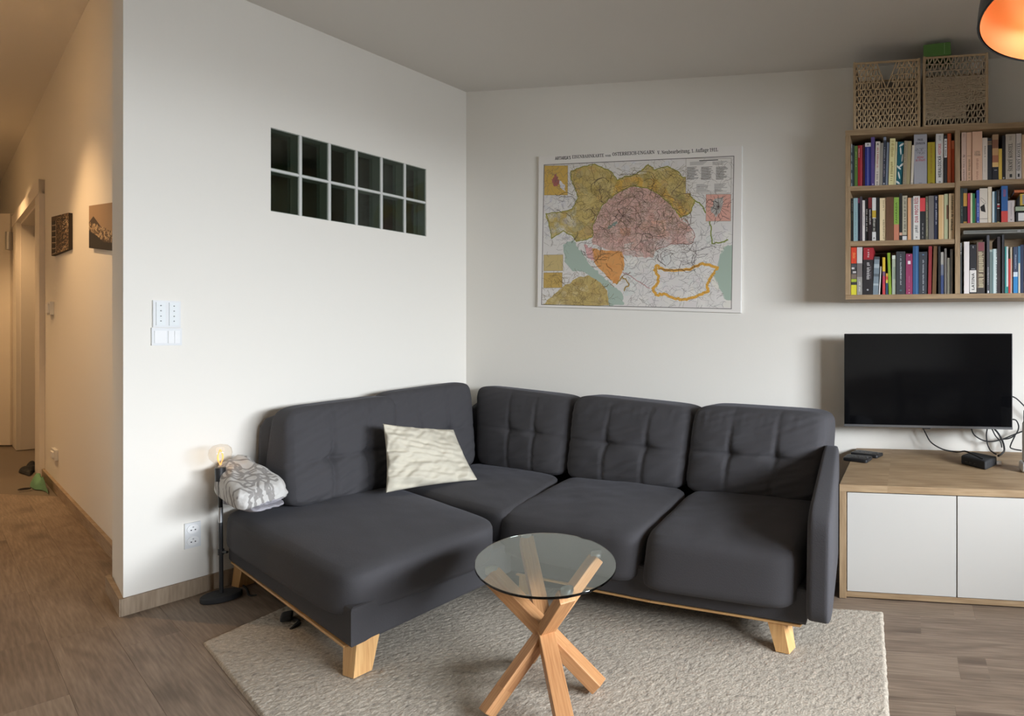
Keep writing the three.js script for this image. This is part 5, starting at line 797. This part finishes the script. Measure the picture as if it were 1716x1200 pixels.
  const spot = (a, o, I, ang, label) => {
    const p = HW(a, HALLH - 0.004, o), t = thing('downlight', label, 'lamp', p.clone().setY(HALLH - 0.02), 'downlights in the hall ceiling');
    part('ring', lathe([[0.035, 0.02], [0.05, 0.02], [0.05, 0.008], [0.035, 0.004], [0.035, 0.02]], p.clone().setY(HALLH - 0.022), 24), M.metal, t);
    part('lamp', new THREE.CylinderGeometry(0.034, 0.034, 0.006, 20).translate(p.x, HALLH - 0.006, p.z), new THREE.MeshStandardMaterial({ color: warm, emissive: warm, emissiveIntensity: 4 }), t);
    const l = new THREE.SpotLight(warm, I, 0, ang, 0.28, 2); l.position.set(0, -0.012, 0); l.castShadow = true; l.shadow.radius = 1.5; const tg = new THREE.Object3D(); tg.name = 'aim'; tg.position.set(0, -2, 0); t.add(l); t.add(tg); l.target = tg;
  };
  spot(0.95, 1.05, 11, 0.92, 'ceiling downlight over the mountain picture'); spot(4.9, 0.75, 12, 0.92, 'ceiling downlight over the hall doorway'); spot(2.9, 1.15, 3, 0.7, 'ceiling downlight over the middle of the hall'); spot(7.2, 0.75, 5, 0.8, 'ceiling downlight at the far end of the hall');
}

// ---------------------------------------------------------------- dining table and stools behind the camera, mirrored in the television
{
  const dk = std(lin(0.05, 0.034, 0.024), 0.5); const t = thing('dining_table', 'dark dining table at the far end, mirrored in the television', 'table', V(0.55, 0, 1.55));
  part('table_top', boxAt(-0.2, 1.3, 0.71, 0.75, 1.15, 1.95, 0.004), dk, t); for (const x of [-0.13, 1.17]) for (const z of [1.2, 1.84]) part('leg', boxAt(x, x + 0.06, 0.001, 0.71, z, z + 0.06, 0.003, 'y'), dk, t);
  const stool = thing('stool', 'dark stool at the table end nearer the hall', 'stool', V(0.1, 0, 0.9), 'stools at the dining table'); part('seat', boxAt(-0.08, 0.28, 0.44, 0.48, 0.72, 1.08, 0.01), dk, stool); for (const x of [-0.06, 0.22]) for (const z of [0.74, 1.02]) part('leg', boxAt(x, x + 0.04, 0.001, 0.44, z, z + 0.04, 0.003, 'y'), dk, stool);
  const s2 = stool.clone(); s2.name = numbered('stool'); s2.position.x += 0.75; s2.userData = { ...stool.userData, label: 'dark stool at the table end nearer the window' }; scene.add(s2);
}

// ---------------------------------------------------------------- pendant lamp
{
  const rc = ray(1813, 25).multiplyScalar(1.33).add(V(0, EYE, 0)), t = thing('pendant_lamp', 'black dome pendant lamp with a glowing copper inside', 'lamp', rc.clone());
  const r = 0.222, prof = [], inn = []; for (let k = 0; k <= 20; k++) { const a = k / 20 * Math.PI / 2; prof.push([r * Math.cos(a) ** 0.8 + 0.004, 0.2 * Math.sin(a)]); inn.push([r * Math.cos(a) ** 0.8, 0.194 * Math.sin(a)]); }
  const sh = part('shade', lathe([[r, -0.002], [r + 0.005, -0.002], ...prof.map(([x, y]) => [Math.max(x, 0.0), y])], rc, 64), std(lin(0.012, 0.012, 0.014), 0.35), t, 'black outer shell');
  part('copper_lining', lathe(inn.map(([x, y]) => [Math.max(0, x - 0.002), y]), rc, 64), std(lin(0.72, 0.32, 0.14), 0.35, { metalness: 0.9 }), sh, 'copper coloured lining');
  part('bulb', new THREE.SphereGeometry(0.035, 20, 14).translate(rc.x, rc.y + 0.09, rc.z), new THREE.MeshStandardMaterial({ color: lin(1, 0.8, 0.55), emissive: lin(1, 0.72, 0.42), emissiveIntensity: 6 }), t);
  part('cord', new THREE.CylinderGeometry(0.004, 0.004, H - rc.y - 0.2, 8).translate(rc.x, (H + rc.y + 0.2) / 2, rc.z), M.black, t); part('ceiling_rose', new THREE.CylinderGeometry(0.05, 0.05, 0.02, 24).translate(rc.x, H - 0.0105, rc.z), M.black, t); part('socket', new THREE.CylinderGeometry(0.02, 0.02, 0.07, 16).translate(rc.x, rc.y + 0.155, rc.z), M.black, t);
  const l = new THREE.PointLight(lin(1, 0.7, 0.4), 0.36, 0); l.position.set(0, 0.035, 0); l.castShadow = true; l.shadow.radius = 2; t.add(l);
}

renderer.render(scene, camera);
